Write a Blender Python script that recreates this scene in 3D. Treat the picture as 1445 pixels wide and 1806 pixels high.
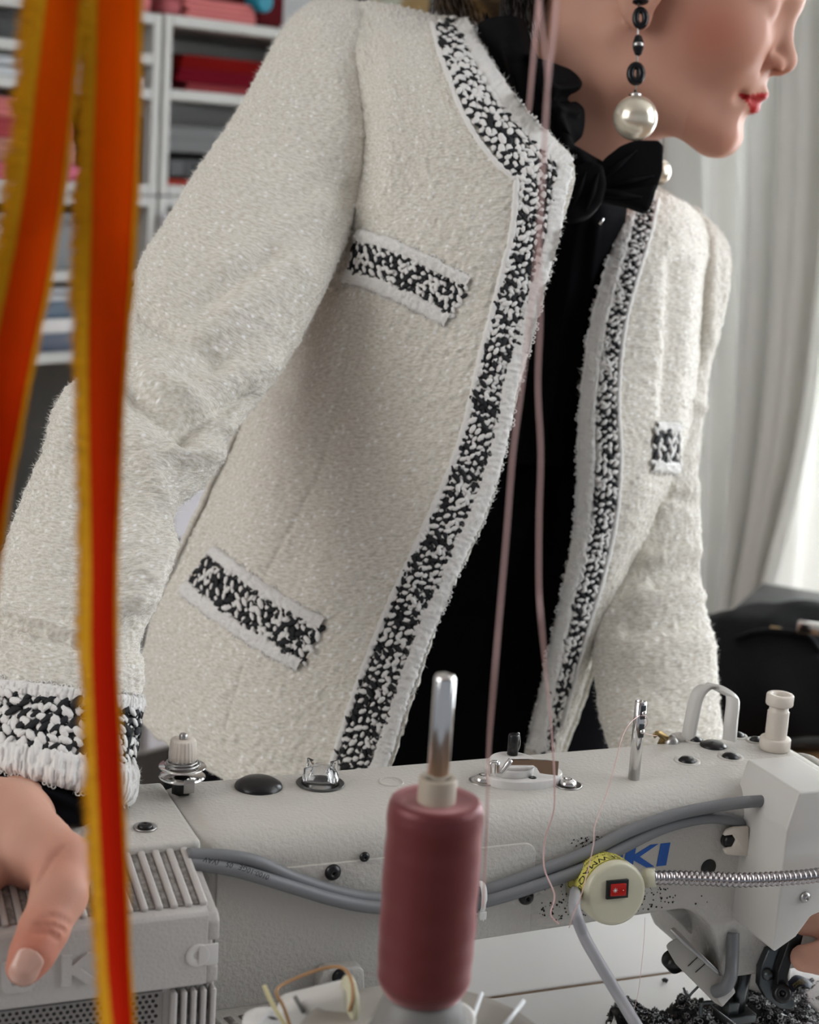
import bpy, bmesh, math, random
import numpy as np
import openvdb
from mathutils import Vector, Matrix
from mathutils.bvhtree import BVHTree

for o in list(bpy.data.objects):
    bpy.data.objects.remove(o)
SC = bpy.context.scene
COL = SC.collection
random.seed(7)
RNG = np.random.default_rng(7)
PI = math.pi

# ------------------------------------------------------------------ camera
FPX = 3010.4
PITCH, ROLL, CAM_H = math.radians(12), math.radians(3.7), 1.32
_f = np.array([0, math.cos(PITCH), -math.sin(PITCH)])
_u0 = np.array([0, math.sin(PITCH), math.cos(PITCH)])
_r0 = np.array([1.0, 0, 0])
_r = _r0 * math.cos(ROLL) + _u0 * math.sin(ROLL)
_u = -_r0 * math.sin(ROLL) + _u0 * math.cos(ROLL)
CAM = np.array([0, 0, CAM_H])
cd = bpy.data.cameras.new('camera')
cam = bpy.data.objects.new('camera', cd)
COL.objects.link(cam)
cam.matrix_world = Matrix(((_r[0], _u[0], -_f[0], CAM[0]), (_r[1], _u[1], -_f[1], CAM[1]),
                           (_r[2], _u[2], -_f[2], CAM[2]), (0, 0, 0, 1)))
cd.sensor_fit = 'HORIZONTAL'
cd.sensor_width = 24
cd.lens = 50
cd.clip_start = 0.05
cd.dof.use_dof = True
cd.dof.focus_distance = 1.03
cd.dof.aperture_fstop = 7.6
cd.dof.aperture_blades = 0
SC.camera = cam

# ------------------------------------------------------------------ world, lights, exposure
wd = bpy.data.worlds.new('daylight')
SC.world = wd
wd.use_nodes = True
wd.node_tree.nodes['Background'].inputs[0].default_value = (0.80, 0.86, 0.95, 1)
wd.node_tree.nodes['Background'].inputs[1].default_value = 0.34


def area_light(name, loc, target, sx, sy, power, col=(1, 1, 1)):
    l = bpy.data.lights.new(name, 'AREA')
    l.shape = 'RECTANGLE'
    l.size, l.size_y, l.energy, l.color = sx, sy, power, col
    o = bpy.data.objects.new(name, l)
    COL.objects.link(o)
    o.location = loc
    o.rotation_euler = (Vector(target) - Vector(loc)).to_track_quat('-Z', 'Y').to_euler()
    return o


area_light('window_light_right', (2.0, 1.15, 1.75), (0.1, 1.15, 1.0), 1.5, 1.7, 31, (0.95, 0.98, 1.0))
area_light('window_light_left', (-2.0, 0.05, 1.95), (0.0, 1.1, 1.05), 1.6, 1.6, 30, (1.0, 0.98, 0.95))
SC.view_settings.view_transform = 'Standard'
SC.view_settings.look = 'None'
SC.view_settings.gamma = 1
SC.view_settings.use_curve_mapping = False
SC.view_settings.exposure = 0.0


# ------------------------------------------------------------------ helpers: rays and points
def ray(x, y):
    return _f + _r * (x - 722.5) / FPX - _u * (y - 903) / FPX


def P(x, y, d):
    return CAM + ray(x, y) * d


def PX(q):
    v = np.asarray(q) - CAM
    d = v @ _f
    return np.stack([722.5 + FPX * (v @ _r) / d, 903 - FPX * (v @ _u) / d, d], -1)


def onZ(x, y, z):
    v = ray(x, y)
    return CAM + v * (z - CAM_H) / v[2]


def onY(x, y, Y):
    v = ray(x, y)
    return CAM + v * Y / v[1]


# machine frame: a along the arm, b away from the camera, c up; origin on the arm's top
MA = math.radians(22.6)
MU = np.array([math.cos(MA), math.sin(MA), 0])
MV = np.array([-math.sin(MA), math.cos(MA), 0])
MW = np.array([0, 0, 1.0])
MO = P(700, 1375, 1.03)


def ML(a, b, c):
    return MO + MU * a + MV * b + MW * c


def mtop(x, y, c=0.0):                      # picture point -> (a, b, c) on a level plane of the machine
    q = onZ(x, y, MO[2] + c) - MO
    return np.array([q @ MU, q @ MV, c])


def mback(x, y, b=-0.06):                   # picture point -> (a, b, c) on a plane parallel to the arm's rear face
    r = ray(x, y)
    q = CAM + r * (((MO + MV * b - CAM) @ MV) / (r @ MV)) - MO
    return np.array([q @ MU, b, q @ MW])


# ------------------------------------------------------------------ helpers: objects
WL = {}


def link(name, verts, faces, m, parent=None, smooth=True, kind=None, label=None, cat=None, group=None, uv=None, base=None):
    v = np.asarray(verts, float)
    if parent is not None:
        L = WL[parent.name]
    else:
        L = np.array(base if base is not None else [v[:, 0].mean(), v[:, 1].mean(), v[:, 2].min()])
    me = bpy.data.meshes.new(name)
    fl = faces.tolist() if hasattr(faces, 'tolist') else faces
    me.from_pydata((v - L).tolist(), [], fl)
    if uv is not None:
        ul = me.uv_layers.new(name='UVMap')
        idx = np.empty(len(me.loops), int)
        me.loops.foreach_get('vertex_index', idx)
        ul.data.foreach_set('uv', np.asarray(uv, np.float32)[idx].ravel())
    me.polygons.foreach_set('use_smooth', [smooth] * len(me.polygons))
    me.materials.append(m)
    me.update()
    o = bpy.data.objects.new(name, me)
    COL.objects.link(o)
    if parent is not None:
        o.parent = parent
    else:
        o.location = L
    WL[o.name] = L
    if kind:
        o['kind'] = kind
    if label:
        o['label'] = label
    if cat:
        o['category'] = cat
    if group:
        o['group'] = group
    return o


def thing(name, label, cat, loc, group=None):
    o = bpy.data.objects.new(name, None)
    COL.objects.link(o)
    o.location = loc
    o.empty_display_size = 0.02
    o['label'] = label
    o['category'] = cat
    if group:
        o['group'] = group
    WL[o.name] = np.array(loc, float)
    return o


class MB:
    """collects vertices and faces in world coordinates"""

    def __init__(s):
        s.v, s.f = [], []

    def add(s, v, f):
        n = len(s.v)
        s.v.extend([tuple(q) for q in np.asarray(v, float)])
        s.f.extend([tuple(int(i) + n for i in q) for q in f])
        return s

    def build(s, name, m, parent=None, **k):
        return link(name, s.v, s.f, m, parent, **k)

    # box with bevelled edges; ax = three axis vectors (columns), half sizes
    def box(s, c, ax, hx, hy, hz, bev=0.0, seg=2):
        bm = bmesh.new()
        bmesh.ops.create_cube(bm, size=2)
        for q in bm.verts:
            q.co = Vector((q.co.x * hx, q.co.y * hy, q.co.z * hz))
        if bev > 0:
            bmesh.ops.bevel(bm, geom=list(bm.edges), offset=bev, segments=seg, affect='EDGES', profile=0.6)
        bm.verts.index_update()
        A = np.array(ax)
        v = [np.asarray(c) + q.co.x * A[0] + q.co.y * A[1] + q.co.z * A[2] for q in bm.verts]
        f = [[q.index for q in fa.verts] for fa in bm.faces]
        bm.free()
        return s.add(v, f)

    # prism: polygon (list of 2d points) in plane axes e1,e2 at origin c, thickness along e3 from t0 to t1
    def prism(s, c, e1, e2, e3, poly, t0, t1, bev=0.0, seg=2):
        bm = bmesh.new()
        c, e1, e2, e3 = map(np.asarray, (c, e1, e2, e3))
        a = [bm.verts.new(c + e1 * x + e2 * y + e3 * t0) for x, y in poly]
        b = [bm.verts.new(c + e1 * x + e2 * y + e3 * t1) for x, y in poly]
        n = len(poly)
        bm.faces.new(a[::-1])
        bm.faces.new(b)
        for i in range(n):
            bm.faces.new((a[i], a[(i + 1) % n], b[(i + 1) % n], b[i]))
        bmesh.ops.recalc_face_normals(bm, faces=list(bm.faces))
        if bev > 0:
            bmesh.ops.bevel(bm, geom=list(bm.edges), offset=bev, segments=seg, affect='EDGES', profile=0.6, clamp_overlap=True)
        bm.verts.index_update()
        v = [q.co.copy() for q in bm.verts]
        f = [[q.index for q in fa.verts] for fa in bm.faces]
        bm.free()
        return s.add(v, f)

    # surface of revolution: profile [(r, h)], axis vector
    def lathe(s, c, axis, prof, n=32, e1=None, mod=None):
        z = np.asarray(axis, float)
        z = z / np.linalg.norm(z)
        t = np.array([1.0, 0, 0]) if abs(z[0]) < 0.8 else np.array([0, 1.0, 0])
        e1 = np.cross(t, z) if e1 is None else np.asarray(e1)
        e1 = e1 / np.linalg.norm(e1)
        e2 = np.cross(z, e1)
        v, f = [], []
        for r, h in prof:
            for i in range(n):
                q = 2 * PI * i / n
                rr = r * (mod(i, h) if mod else 1)
                v.append(np.asarray(c) + e1 * rr * math.cos(q) + e2 * rr * math.sin(q) + z * h)
        for j in range(len(prof) - 1):
            for i in range(n):
                k = (i + 1) % n
                f.append((j * n + i, j * n + k, (j + 1) * n + k, (j + 1) * n + i))
        if prof[0][0] > 1e-6:
            f.append(tuple(range(n))[::-1])
        if prof[-1][0] > 1e-6:
            f.append(tuple((len(prof) - 1) * n + i for i in range(n)))
        return s.add(v, f)

    # tube along points
    def tube(s, pts, rad, n=10, res=None, cap=True, mod=None, flat=1.0):
        pts = np.asarray(pts, float)
        if res:
            pts = crom(pts, res)
        m = len(pts)
        rad = np.full(m, rad) if np.isscalar(rad) else np.interp(np.linspace(0, 1, m), np.linspace(0, 1, len(rad)), rad)
        T = np.gradient(pts, axis=0)
        T /= np.linalg.norm(T, axis=1)[:, None] + 1e-12
        ref = np.array([0, 0, 1.0]) if abs(T[0][2]) < 0.9 else np.array([1.0, 0, 0])
        N = np.cross(T[0], ref)
        N /= np.linalg.norm(N)
        v = []
        for i in range(m):
            N = N - T[i] * (N @ T[i])
            N /= np.linalg.norm(N) + 1e-12
            B = np.cross(T[i], N)
            r = rad[i] * (mod(i) if mod else 1)
            for k in range(n):
                q = 2 * PI * k / n
                v.append(pts[i] + (N * math.cos(q) + B * math.sin(q) * flat) * r)
        f = []
        for j in range(m - 1):
            for i in range(n):
                k = (i + 1) % n
                f.append((j * n + i, j * n + k, (j + 1) * n + k, (j + 1) * n + i))
        if cap:
            f.append(tuple(range(n))[::-1])
            f.append(tuple((m - 1) * n + i for i in range(n)))
        return s.add(v, f)

    def grid(s, G, flip=False):
        h, w = G.shape[:2]
        i = np.arange(h * w).reshape(h, w)
        f = np.stack([i[:-1, :-1], i[:-1, 1:], i[1:, 1:], i[1:, :-1]], -1).reshape(-1, 4)
        if flip:
            f = f[:, ::-1]
        return s.add(G.reshape(-1, 3), f)


def crom(p, n, axis=0):
    """Catmull-Rom through the rows of p, n samples"""
    p = np.moveaxis(np.asarray(p, float), axis, 0)
    m = len(p)
    q = np.concatenate([2 * p[:1] - p[1:2], p, 2 * p[-1:] - p[-2:-1]])
    t = np.linspace(0, m - 1, n)
    i = np.minimum(t.astype(int), m - 2)
    u = (t - i).reshape((-1,) + (1,) * (p.ndim - 1))
    a, b, c, d = q[i], q[i + 1], q[i + 2], q[i + 3]
    r = 0.5 * (2 * b + (c - a) * u + (2 * a - 5 * b + 4 * c - d) * u ** 2 + (3 * b - a - 3 * c + d) * u ** 3)
    return np.moveaxis(r, 0, axis)


def resample(poly, step):
    """polyline -> even spacing"""
    poly = crom(np.asarray(poly, float), 40 * len(poly))
    s = np.concatenate([[0], np.cumsum(np.linalg.norm(np.diff(poly, axis=0), axis=1))])
    n = max(2, int(round(s[-1] / step)) + 1)
    t = np.linspace(0, s[-1], n)
    return np.stack([np.interp(t, s, poly[:, k]) for k in range(poly.shape[1])], -1)


_VN = RNG.random((256, 256))


def vnoise(x, y):
    """smooth value noise, 0..1, period 256"""
    xi, yi = np.floor(x).astype(int), np.floor(y).astype(int)
    fx, fy = x - xi, y - yi
    fx, fy = fx * fx * (3 - 2 * fx), fy * fy * (3 - 2 * fy)
    g = lambda a, b: _VN[a % 256, b % 256]
    return (g(xi, yi) * (1 - fx) + g(xi + 1, yi) * fx) * (1 - fy) + (g(xi, yi + 1) * (1 - fx) + g(xi + 1, yi + 1) * fx) * fy


def gnormals(G):
    du = np.gradient(G, axis=1)
    dv = np.gradient(G, axis=0)
    n = np.cross(du, dv)
    return n / (np.linalg.norm(n, axis=-1, keepdims=True) + 1e-12)


# ------------------------------------------------------------------ helpers: solids from distance fields
def smin(a, b, k):
    h = np.clip(0.5 + 0.5 * (b - a) / k, 0, 1)
    return b * (1 - h) + a * h - k * h * (1 - h)


def smax(a, b, k):
    return -smin(-a, -b, k)


def capsule(X, a, b, ra, rb):
    a, b = np.asarray(a, float), np.asarray(b, float)
    ab = b - a
    t = np.clip(((X - a) @ ab) / (ab @ ab), 0, 1)
    return np.linalg.norm(X - a - t[..., None] * ab, axis=-1) - (ra + (rb - ra) * t)


def ellipsoid(X, c, r, A=None):
    q = X - np.asarray(c)
    if A is not None:
        q = q @ np.asarray(A).T
    r = np.asarray(r)
    k0 = np.linalg.norm(q / r, axis=-1)
    k1 = np.linalg.norm(q / r ** 2, axis=-1) + 1e-9
    return k0 * (k0 - 1) / k1


def sdf_mesh(fn, lo, hi, h):
    lo, hi = np.asarray(lo), np.asarray(hi)
    n = np.ceil((hi - lo) / h).astype(int) + 1
    ax = [lo[i] + np.arange(n[i]) * h for i in range(3)]
    X = np.stack(np.meshgrid(*ax, indexing='ij'), -1)
    D = fn(X).astype(np.float32)
    g = openvdb.FloatGrid(float(4 * h))
    g.copyFromArray(D)
    v, q = g.convertToQuads(0.0)
    v = v * h + lo
    q = q.astype(int)
    # outward winding
    c = v[q].mean(1)
    nn = np.cross(v[q[:, 1]] - v[q[:, 0]], v[q[:, 2]] - v[q[:, 0]])
    gi = np.clip(np.round((c - lo) / h).astype(int), 1, n - 2)
    gr = np.stack([D[gi[:, 0] + 1, gi[:, 1], gi[:, 2]] - D[gi[:, 0] - 1, gi[:, 1], gi[:, 2]],
                   D[gi[:, 0], gi[:, 1] + 1, gi[:, 2]] - D[gi[:, 0], gi[:, 1] - 1, gi[:, 2]],
                   D[gi[:, 0], gi[:, 1], gi[:, 2] + 1] - D[gi[:, 0], gi[:, 1], gi[:, 2] - 1]], -1)
    if (np.sum(nn * gr, -1)).sum() < 0:
        q = q[:, ::-1]
    return v, q


# ------------------------------------------------------------------ materials
def nodes(name):
    m = bpy.data.materials.new(name)
    m.use_nodes = True
    nt = m.node_tree
    return m, nt, nt.nodes['Principled BSDF']


def mat(name, col, rough=0.5, metal=0.0, bump=None, vary=None, sheen=0.0, trans=0.0, spec=0.5, coat=0.0, sss=0.0, uv=False, ior=1.45):
    m, nt, b = nodes(name)
    N, L = nt.nodes, nt.links
    b.inputs['Base Color'].default_value = (*col, 1)
    b.inputs['Roughness'].default_value = rough
    b.inputs['Metallic'].default_value = metal
    b.inputs['Specular IOR Level'].default_value = spec
    b.inputs['Sheen Weight'].default_value = sheen
    b.inputs['Transmission Weight'].default_value = trans
    b.inputs['Coat Weight'].default_value = coat
    b.inputs['IOR'].default_value = ior
    if sss:
        b.inputs['Subsurface Weight'].default_value = sss
        b.inputs['Subsurface Radius'].default_value = (0.012, 0.005, 0.003)
        b.inputs['Subsurface Scale'].default_value = 1.0
    tc = N.new('ShaderNodeTexCoord')
    src = tc.outputs['UV' if uv else 'Object']
    if vary:                                # (scale, second colour, low, high)
        t = N.new('ShaderNodeTexNoise')
        t.inputs['Scale'].default_value = vary[0]
        t.inputs['Detail'].default_value = 4
        r = N.new('ShaderNodeMapRange')
        r.inputs['From Min'].default_value = vary[2]
        r.inputs['From Max'].default_value = vary[3]
        mx = N.new('ShaderNodeMix')
        mx.data_type = 'RGBA'
        mx.inputs[6].default_value = (*col, 1)
        mx.inputs[7].default_value = (*vary[1], 1)
        L.new(src, t.inputs['Vector'])
        L.new(t.outputs['Fac'], r.inputs['Value'])
        L.new(r.outputs['Result'], mx.inputs[0])
        L.new(mx.outputs[2], b.inputs['Base Color'])
    if bump:                                # (scale, strength, distance)
        t = N.new('ShaderNodeTexNoise')
        t.inputs['Scale'].default_value = bump[0]
        t.inputs['Detail'].default_value = 3
        bp = N.new('ShaderNodeBump')
        bp.inputs['Strength'].default_value = bump[1]
        bp.inputs['Distance'].default_value = bump[2]
        L.new(src, t.inputs['Vector'])
        L.new(t.outputs['Fac'], bp.inputs['Height'])
        L.new(bp.outputs['Normal'], b.inputs['Normal'])
    return m


ENAMEL = mat('machine_enamel', (0.53, 0.51, 0.475), 0.36, bump=(400, 0.45, 0.0014), vary=(9, (0.50, 0.48, 0.44), 0.4, 0.7))
HOUSING = mat('motor_housing_plastic', (0.50, 0.475, 0.455), 0.42, bump=(520, 0.3, 0.001))
COVERP = mat('cover_plastic', (0.56, 0.545, 0.52), 0.35)
CREAM = mat('cream_plastic', (0.66, 0.60, 0.53), 0.4)
LAMPP = mat('lamp_plastic', (0.56, 0.54, 0.41), 0.28)
CHROME = mat('chrome', (0.75, 0.74, 0.73), 0.12, 1.0)
STEEL = mat('brushed_steel', (0.42, 0.41, 0.40), 0.32, 1.0)
DARKSTEEL = mat('dark_steel', (0.10, 0.11, 0.115), 0.3, 0.9)
BLACKP = mat('black_plastic', (0.008, 0.008, 0.009), 0.28)
RUBBER = mat('cable_rubber', (0.175, 0.18, 0.19), 0.42)
BLUE = mat('blue_print', (0.01, 0.10, 0.42), 0.4)
INK = mat('black_ink', (0.01, 0.01, 0.01), 0.6)
REDSW = mat('red_switch', (0.42, 0.012, 0.008), 0.2)
YELLOW = mat('yellow_label', (0.62, 0.57, 0.13), 0.45)
WHITEINK = mat('white_print', (0.75, 0.70, 0.68), 0.5)
BRASS = mat('aged_brass', (0.42, 0.30, 0.14), 0.35, 1.0)
NYLON = mat('clear_nylon', (0.72, 0.72, 0.70), 0.35)
GLASS = mat('clear_plastic', (0.95, 0.96, 0.97), 0.04, trans=1.0, ior=1.45)
# ------------------------------------------------------------------ table and room structure
TABZ = MO[2] - 0.2
TABLE = mat('white_table_laminate', (0.66, 0.65, 0.63), 0.3, vary=(5, (0.62, 0.61, 0.60), 0.4, 0.6))
tb = thing('sewing_table', 'white laminate sewing table under the sewing machine', 'table', ML(0.05, 0.0, 0) * np.array([1, 1, 0]))
q = MB()
# top in two slabs: the strip behind the machine and the work surface, with the dark gap between them
q.box(ML(0.02, 0.195, -0.218), (MU, MV, MW), 0.54, 0.115 - 0.0018, 0.018, 0.002)
q.build('tabletop', TABLE, tb)
q = MB().box(ML(0.02, -0.16, -0.218), (MU, MV, MW), 0.54, 0.24 - 0.0018, 0.018, 0.002)
q.build('tabletop', TABLE, tb)
q = MB().box(ML(0.02, 0.08, -0.2185), (MU, MV, MW), 0.54, 0.0018, 0.0175)
q.build('gap_strip', mat('brown_edge', (0.10, 0.055, 0.02), 0.7), tb)
for a_, b_ in ((-0.46, -0.34), (0.50, -0.34), (-0.46, 0.26), (0.50, 0.26)):
    MB().box(ML(a_, b_, 0) * np.array([1, 1, 0]) + np.array([0, 0, (TABZ - 0.036) / 2]), (MU, MV, MW), 0.025, 0.025, (TABZ - 0.036) / 2, 0.003).build('leg', STEEL, tb)

# ------------------------------------------------------------------ sewing machine
sm = thing('sewing_machine', 'cream industrial sewing machine seen from behind on the white table', 'sewing machine', ML(0.05, -0.02, -0.2))


def fillet(t):
    return 0.5 - 0.5 * np.cos(PI * np.clip(t, 0, 1))


def arm_bottom(a):
    # pillar at the left, arm, head at the right
    if a < 0.028:
        t = np.clip((a + 0.012) / 0.04, 0, 1)
        return -0.2 + (0.2 - 0.082) * math.sqrt(1 - (1 - t) ** 2)
    if a < 0.170:
        return -0.082 + 0.004 * (a - 0.028) / 0.14
    t = np.clip((a - 0.170) / 0.034, 0, 1)
    return -0.078 - 0.052 * (1 - math.sqrt(1 - t * t))


A_ = np.concatenate([np.linspace(-0.1365, -0.014, 12), np.linspace(-0.012, 0.03, 22), np.linspace(0.035, 0.165, 16), np.linspace(0.17, 0.206, 18), np.linspace(0.21, 0.272, 10), np.linspace(0.275, 0.2885, 6)])
rings = []
for a in A_:
    wb = arm_bottom(a)
    top = 0.0
    far = 0.0285
    near = -0.06
    if a > 0.272:
        t = (a - 0.272) / 0.0165
        s = math.sqrt(max(0, 1 - t * t * 0.75))
        top = -0.016 * (1 - s)
        far = 0.0285 - 0.010 * (1 - s)
        near = -0.06 + 0.012 * (1 - s)
    if a < -0.133:
        t = (-0.133 - a) / 0.0035
        top = -0.0025 * t * t
        near = -0.06 + 0.002 * t * t
        far = 0.0285 - 0.002 * t * t
    p = []
    for k in range(13):                     # near top: long soft shoulder
        t = k / 12 * PI / 2
        p.append((near + 0.022 * (1 - math.cos(t)) * 0.9, top - 0.0195 + 0.0195 * math.sin(t)))
    p += [(near + 0.030, top + 0.0002), (-0.012, top + 0.0004)]
    for k in range(7):
        t = k / 6 * PI / 2
        p.append((far - 0.008 + 0.008 * math.sin(t), top - 0.008 + 0.008 * math.cos(t)))
    p.append((far, top - 0.03))
    for k in range(5):
        t = k / 4 * PI / 2
        p.append((far - 0.006 + 0.006 * math.cos(t), wb + 0.006 - 0.006 * math.sin(t)))
    p.append((-0.015, wb))
    for k in range(5):
        t = k / 4 * PI / 2
        p.append((near + 0.005 - 0.005 * math.sin(t), wb + 0.005 - 0.005 * math.cos(t)))
    p.append((near, (wb + top - 0.0195) / 2))
    rings.append([ML(a, b, c) for b, c in p])
G = np.array(rings)
n = G.shape[1]
q = MB()
i = np.arange(G.shape[0] * n).reshape(G.shape[0], n)
f = [(i[r, k], i[r, (k + 1) % n], i[r + 1, (k + 1) % n], i[r + 1, k]) for r in range(len(G) - 1) for k in range(n)]
f = [t[::-1] for t in f]
f += [tuple(i[0]), tuple(i[-1][::-1])]
q.add(G.reshape(-1, 3), f)
body = q.build('arm_casting', ENAMEL, sm)
BODYBVH = BVHTree.FromPolygons([tuple(v) for v in q.v], q.f)

# flared flank below the head where the needle bar housing widens
q = MB()
fl = [(1182, 1612), (1232, 1592), (1282, 1590), (1345, 1640), (1400, 1660), (1400, 1752), (1350, 1757), (1318, 1748), (1282, 1730), (1248, 1690), (1222, 1650)]
pf = [mback(x, y, -0.030)[[0, 2]] for x, y in fl]
q.prism(MO, MU, MW, MV, pf, -0.030, 0.016, 0.006, 3)
q.build('needle_bar_housing', ENAMEL, sm)

# raised plate on the rear face
q = MB()
pl = [(0.020, -0.079), (0.008, -0.086), (0.000, -0.100), (-0.002, -0.120), (-0.128, -0.120), (-0.128, -0.0212)] + [(0.066 - 0.008 + 0.008 * math.sin(t), -0.0212 - 0.008 + 0.008 * math.cos(t)) for t in np.linspace(0, PI / 2, 7)] + [(0.066, -0.078)]
q.prism(ML(0, -0.0595, 0), MU, MW, -MV, pl, 0.0, 0.002, 0.0006, 2)
q.build('back_plate', ENAMEL, sm)
# curved end plate at the far right
q = MB()
pl = []
for t in np.linspace(0, PI, 24):
    pl.append((-0.016 + 0.041 * math.cos(t), -0.034 + 0.031 * math.sin(t)))
pl += [(-0.057, -0.12), (0.025, -0.12)]
q.prism(ML(0.2885, 0, 0), MV, MW, MU, pl, 0.0, 0.004, 0.0012, 2)
q.build('face_plate', COVERP, sm)

# left end cover block, with its counterbored screw
q = MB()
q.box(ML(-0.21, -0.016, -0.1), (MU, MV, MW), 0.0725, 0.0445, 0.0995, 0.003, 3)
ec = q.build('end_cover', ENAMEL, sm)
c = mtop(256, 1460, -0.0003)
q = MB().lathe(ML(*c), MW, [(0.0066, 0.0), (0.0064, 0.0009), (0.0058, 0.0009), (0.0052, 0.0004), (0.005, 0.0003)], 24)
q.build('screw_recess', STEEL, ec)


def screw_head(c, axis, r, m, parent, name='screw', dome=0.35, slot=True):
    q = MB().lathe(c, axis, [(r, 0), (r, r * 0.15), (r * 0.86, r * (0.15 + dome * 0.55)), (r * 0.5, r * (0.15 + dome)), (r * 0.28, r * (0.15 + dome)), (r * 0.22, r * 0.05)], 20)
    o = q.build(name, m, parent)
    return o


screw_head(ML(*c) + MW * 0.0005, MW, 0.0042, BLACKP, sm, 'end_cover_screw')
for x, y in ((587, 1538), (928, 1582), (643, 1511)):
    b_ = -0.0615
    c = mback(x, y, b_)
    screw_head(ML(*c), -MV, 0.0048 if x != 643 else 0.003, BLACKP, sm, 'back_screw', 0.5)

# dark opening in the arm's rear face near the head, and bracket plate
c = mback(1250, 1530, -0.0602)
MB().lathe(ML(*c), -MV, [(0.0055, 0), (0.0052, 0.0003), (0.002, 0.0003)], 24).build('access_hole', BLACKP, sm)
q = MB()
pb = [mback(x, y, -0.066)[[0, 2]] for x, y in ((1318, 1456), (1318, 1508), (1278, 1505), (1274, 1496), (1290, 1492), (1296, 1480), (1290, 1470), (1274, 1472), (1280, 1462), (1292, 1457))]
q.prism(MO, MU, MW, MV, pb, -0.0685, -0.0655, 0.0006, 1)
q.build('cable_bracket', CREAM, sm)
c = mback(1287, 1482, -0.0625)
MB().lathe(ML(*c), -MV, [(0.0052, -0.002), (0.0052, 0.003), (0.003, 0.0042)], 18).build('bracket_screw', BLACKP, sm)

# blue maker's lettering on the rear face: strokes as polygons (slanted capitals)
def letters(parent, name, m, word, x0, yb, hgt, plane, out, slant=0.16, gapk=0.16, thick=0.28, wide=1.0):
    """bold capitals J U K I as prisms; plane = function (s, t) -> world point, out = outward vector"""
    q = MB()
    x = x0
    W = {'J': 0.72, 'U': 0.98, 'K': 1.12, 'I': 0.34}
    for ch in word:
        w = W[ch] * (wide if ch != 'I' else 1.0)
        if ch == 'I':
            polys = [[(0, 0), (thick * 1.15, 0), (thick * 1.15, 1), (0, 1)]]
        elif ch == 'K':
            polys = [[(0, 0), (thick * 1.1, 0), (thick * 1.1, 1), (0, 1)],
                     [(thick * 1.1, 0.38), (w - 0.36, 0), (w + 0.02, 0), (thick * 1.1 + 0.26, 0.52), (w, 1), (w - 0.36, 1), (thick * 1.1, 0.64)]]
        elif ch == 'U':
            polys = [[(0, 1), (0, 0.2), (0.08, 0.06), (0.22, 0), (w - 0.22, 0), (w - 0.08, 0.06), (w, 0.2), (w, 1), (w - thick, 1), (w - thick, 0.26), (w - thick - 0.06, 0.22), (thick + 0.06, 0.22), (thick, 0.26), (thick, 1)]]
        else:
            polys = [[(w, 1), (w, 0.2), (w - 0.08, 0.06), (w - 0.22, 0), (0, 0), (0, 0.22), (w - thick - 0.06, 0.22), (w - thick, 0.26), (w - thick, 1)]]
        for po in polys:
            bm = bmesh.new()
            a = [bm.verts.new(plane((x + px_ + slant * py_) * hgt, yb + py_ * hgt)) for px_, py_ in po]
            b = [bm.verts.new(Vector(v.co) + Vector(out)) for v in a]
            k = len(po)
            bm.faces.new(b)
            for j in range(k):
                bm.faces.new((a[j], a[(j + 1) % k], b[(j + 1) % k], b[j]))
            bmesh.ops.recalc_face_normals(bm, faces=list(bm.faces))
            bm.verts.index_update()
            q.add([v.co.copy() for v in bm.verts], [[v.index for v in fa.verts] for fa in bm.faces])
            bm.free()
        x += w + gapk
    return q.build(name, m, parent, smooth=False)


cI = mback(1175, 1526, -0.0601)
hI = mback(1165, 1488, -0.0601)[2] - cI[2]
tot = (0.72 + 0.98 + 1.12) * 1.32 + 3 * 0.12 + 0.46
letters(sm, 'blue_lettering', BLUE, 'JUKI', -tot, 0, hI, lambda s, t: ML(cI[0] + s, -0.0600, cI[2] + t), -MV * 0.0003, 0.10, 0.12, 0.40, 1.32)

# paint chips and dark specks on the rear face below and beside the lettering
q = MB()
rs = random.Random(3)
for k in range(460):
    if k < 360:
        x, y = rs.gauss(1030, 60), rs.gauss(1600, 22)
        if k % 3 == 0:
            x, y = rs.gauss(1150, 45), rs.gauss(1590, 25)
    else:
        x, y = rs.uniform(1005, 1110), rs.gauss(1478, 9)
    if not (950 < x < 1250 and 1450 < y < 1632):
        continue
    c = mback(x, y, -0.0600)
    if c[2] < -0.074 or c[2] > -0.022:
        continue
    r = rs.uniform(0.0002, 0.0008)
    k2 = [(c[0] + r * rs.uniform(0.6, 1.2) * math.cos(t), c[2] + r * rs.uniform(0.6, 1.2) * math.sin(t)) for t in np.linspace(0, 2 * PI, 7)[:-1]]
    q.prism(MO, MU, MW, MV, k2, -0.0603, -0.0598)
q.build('paint_chips', INK, sm, kind='stuff', smooth=False)

# ---- fittings on the top of the arm
# thread tension post
c = ML(*mtop(320, 1398, 0.0))
tp = MB().lathe(c, MW, [(0.0058, 0), (0.0058, 0.0085), (0.003, 0.0087)], 6, e1=MU).build('tension_base', BLACKP, sm)
q = MB()
q.lathe(c, MW, [(0.003, 0.008), (0.0132, 0.0096), (0.0136, 0.0102), (0.012, 0.0112), (0.004, 0.0116)], 40)
q.lathe(c, MW, [(0.004, 0.0125), (0.0125, 0.0152), (0.0138, 0.0162), (0.0134, 0.0167), (0.004, 0.0150)], 40)
q.build('tension_disc', CHROME, sm)
q = MB()
sp = [c + MU * (0.0105 - 0.0045 * t) * math.cos(t * 4 * 2 * PI) + MV * (0.0105 - 0.0045 * t) * math.sin(t * 4 * 2 * PI) + MW * (0.0168 + 0.0055 * t) for t in np.linspace(0, 1, 140)]
q.tube(sp, 0.0006, 6)
q.build('tension_spring', STEEL, sm)
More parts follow.
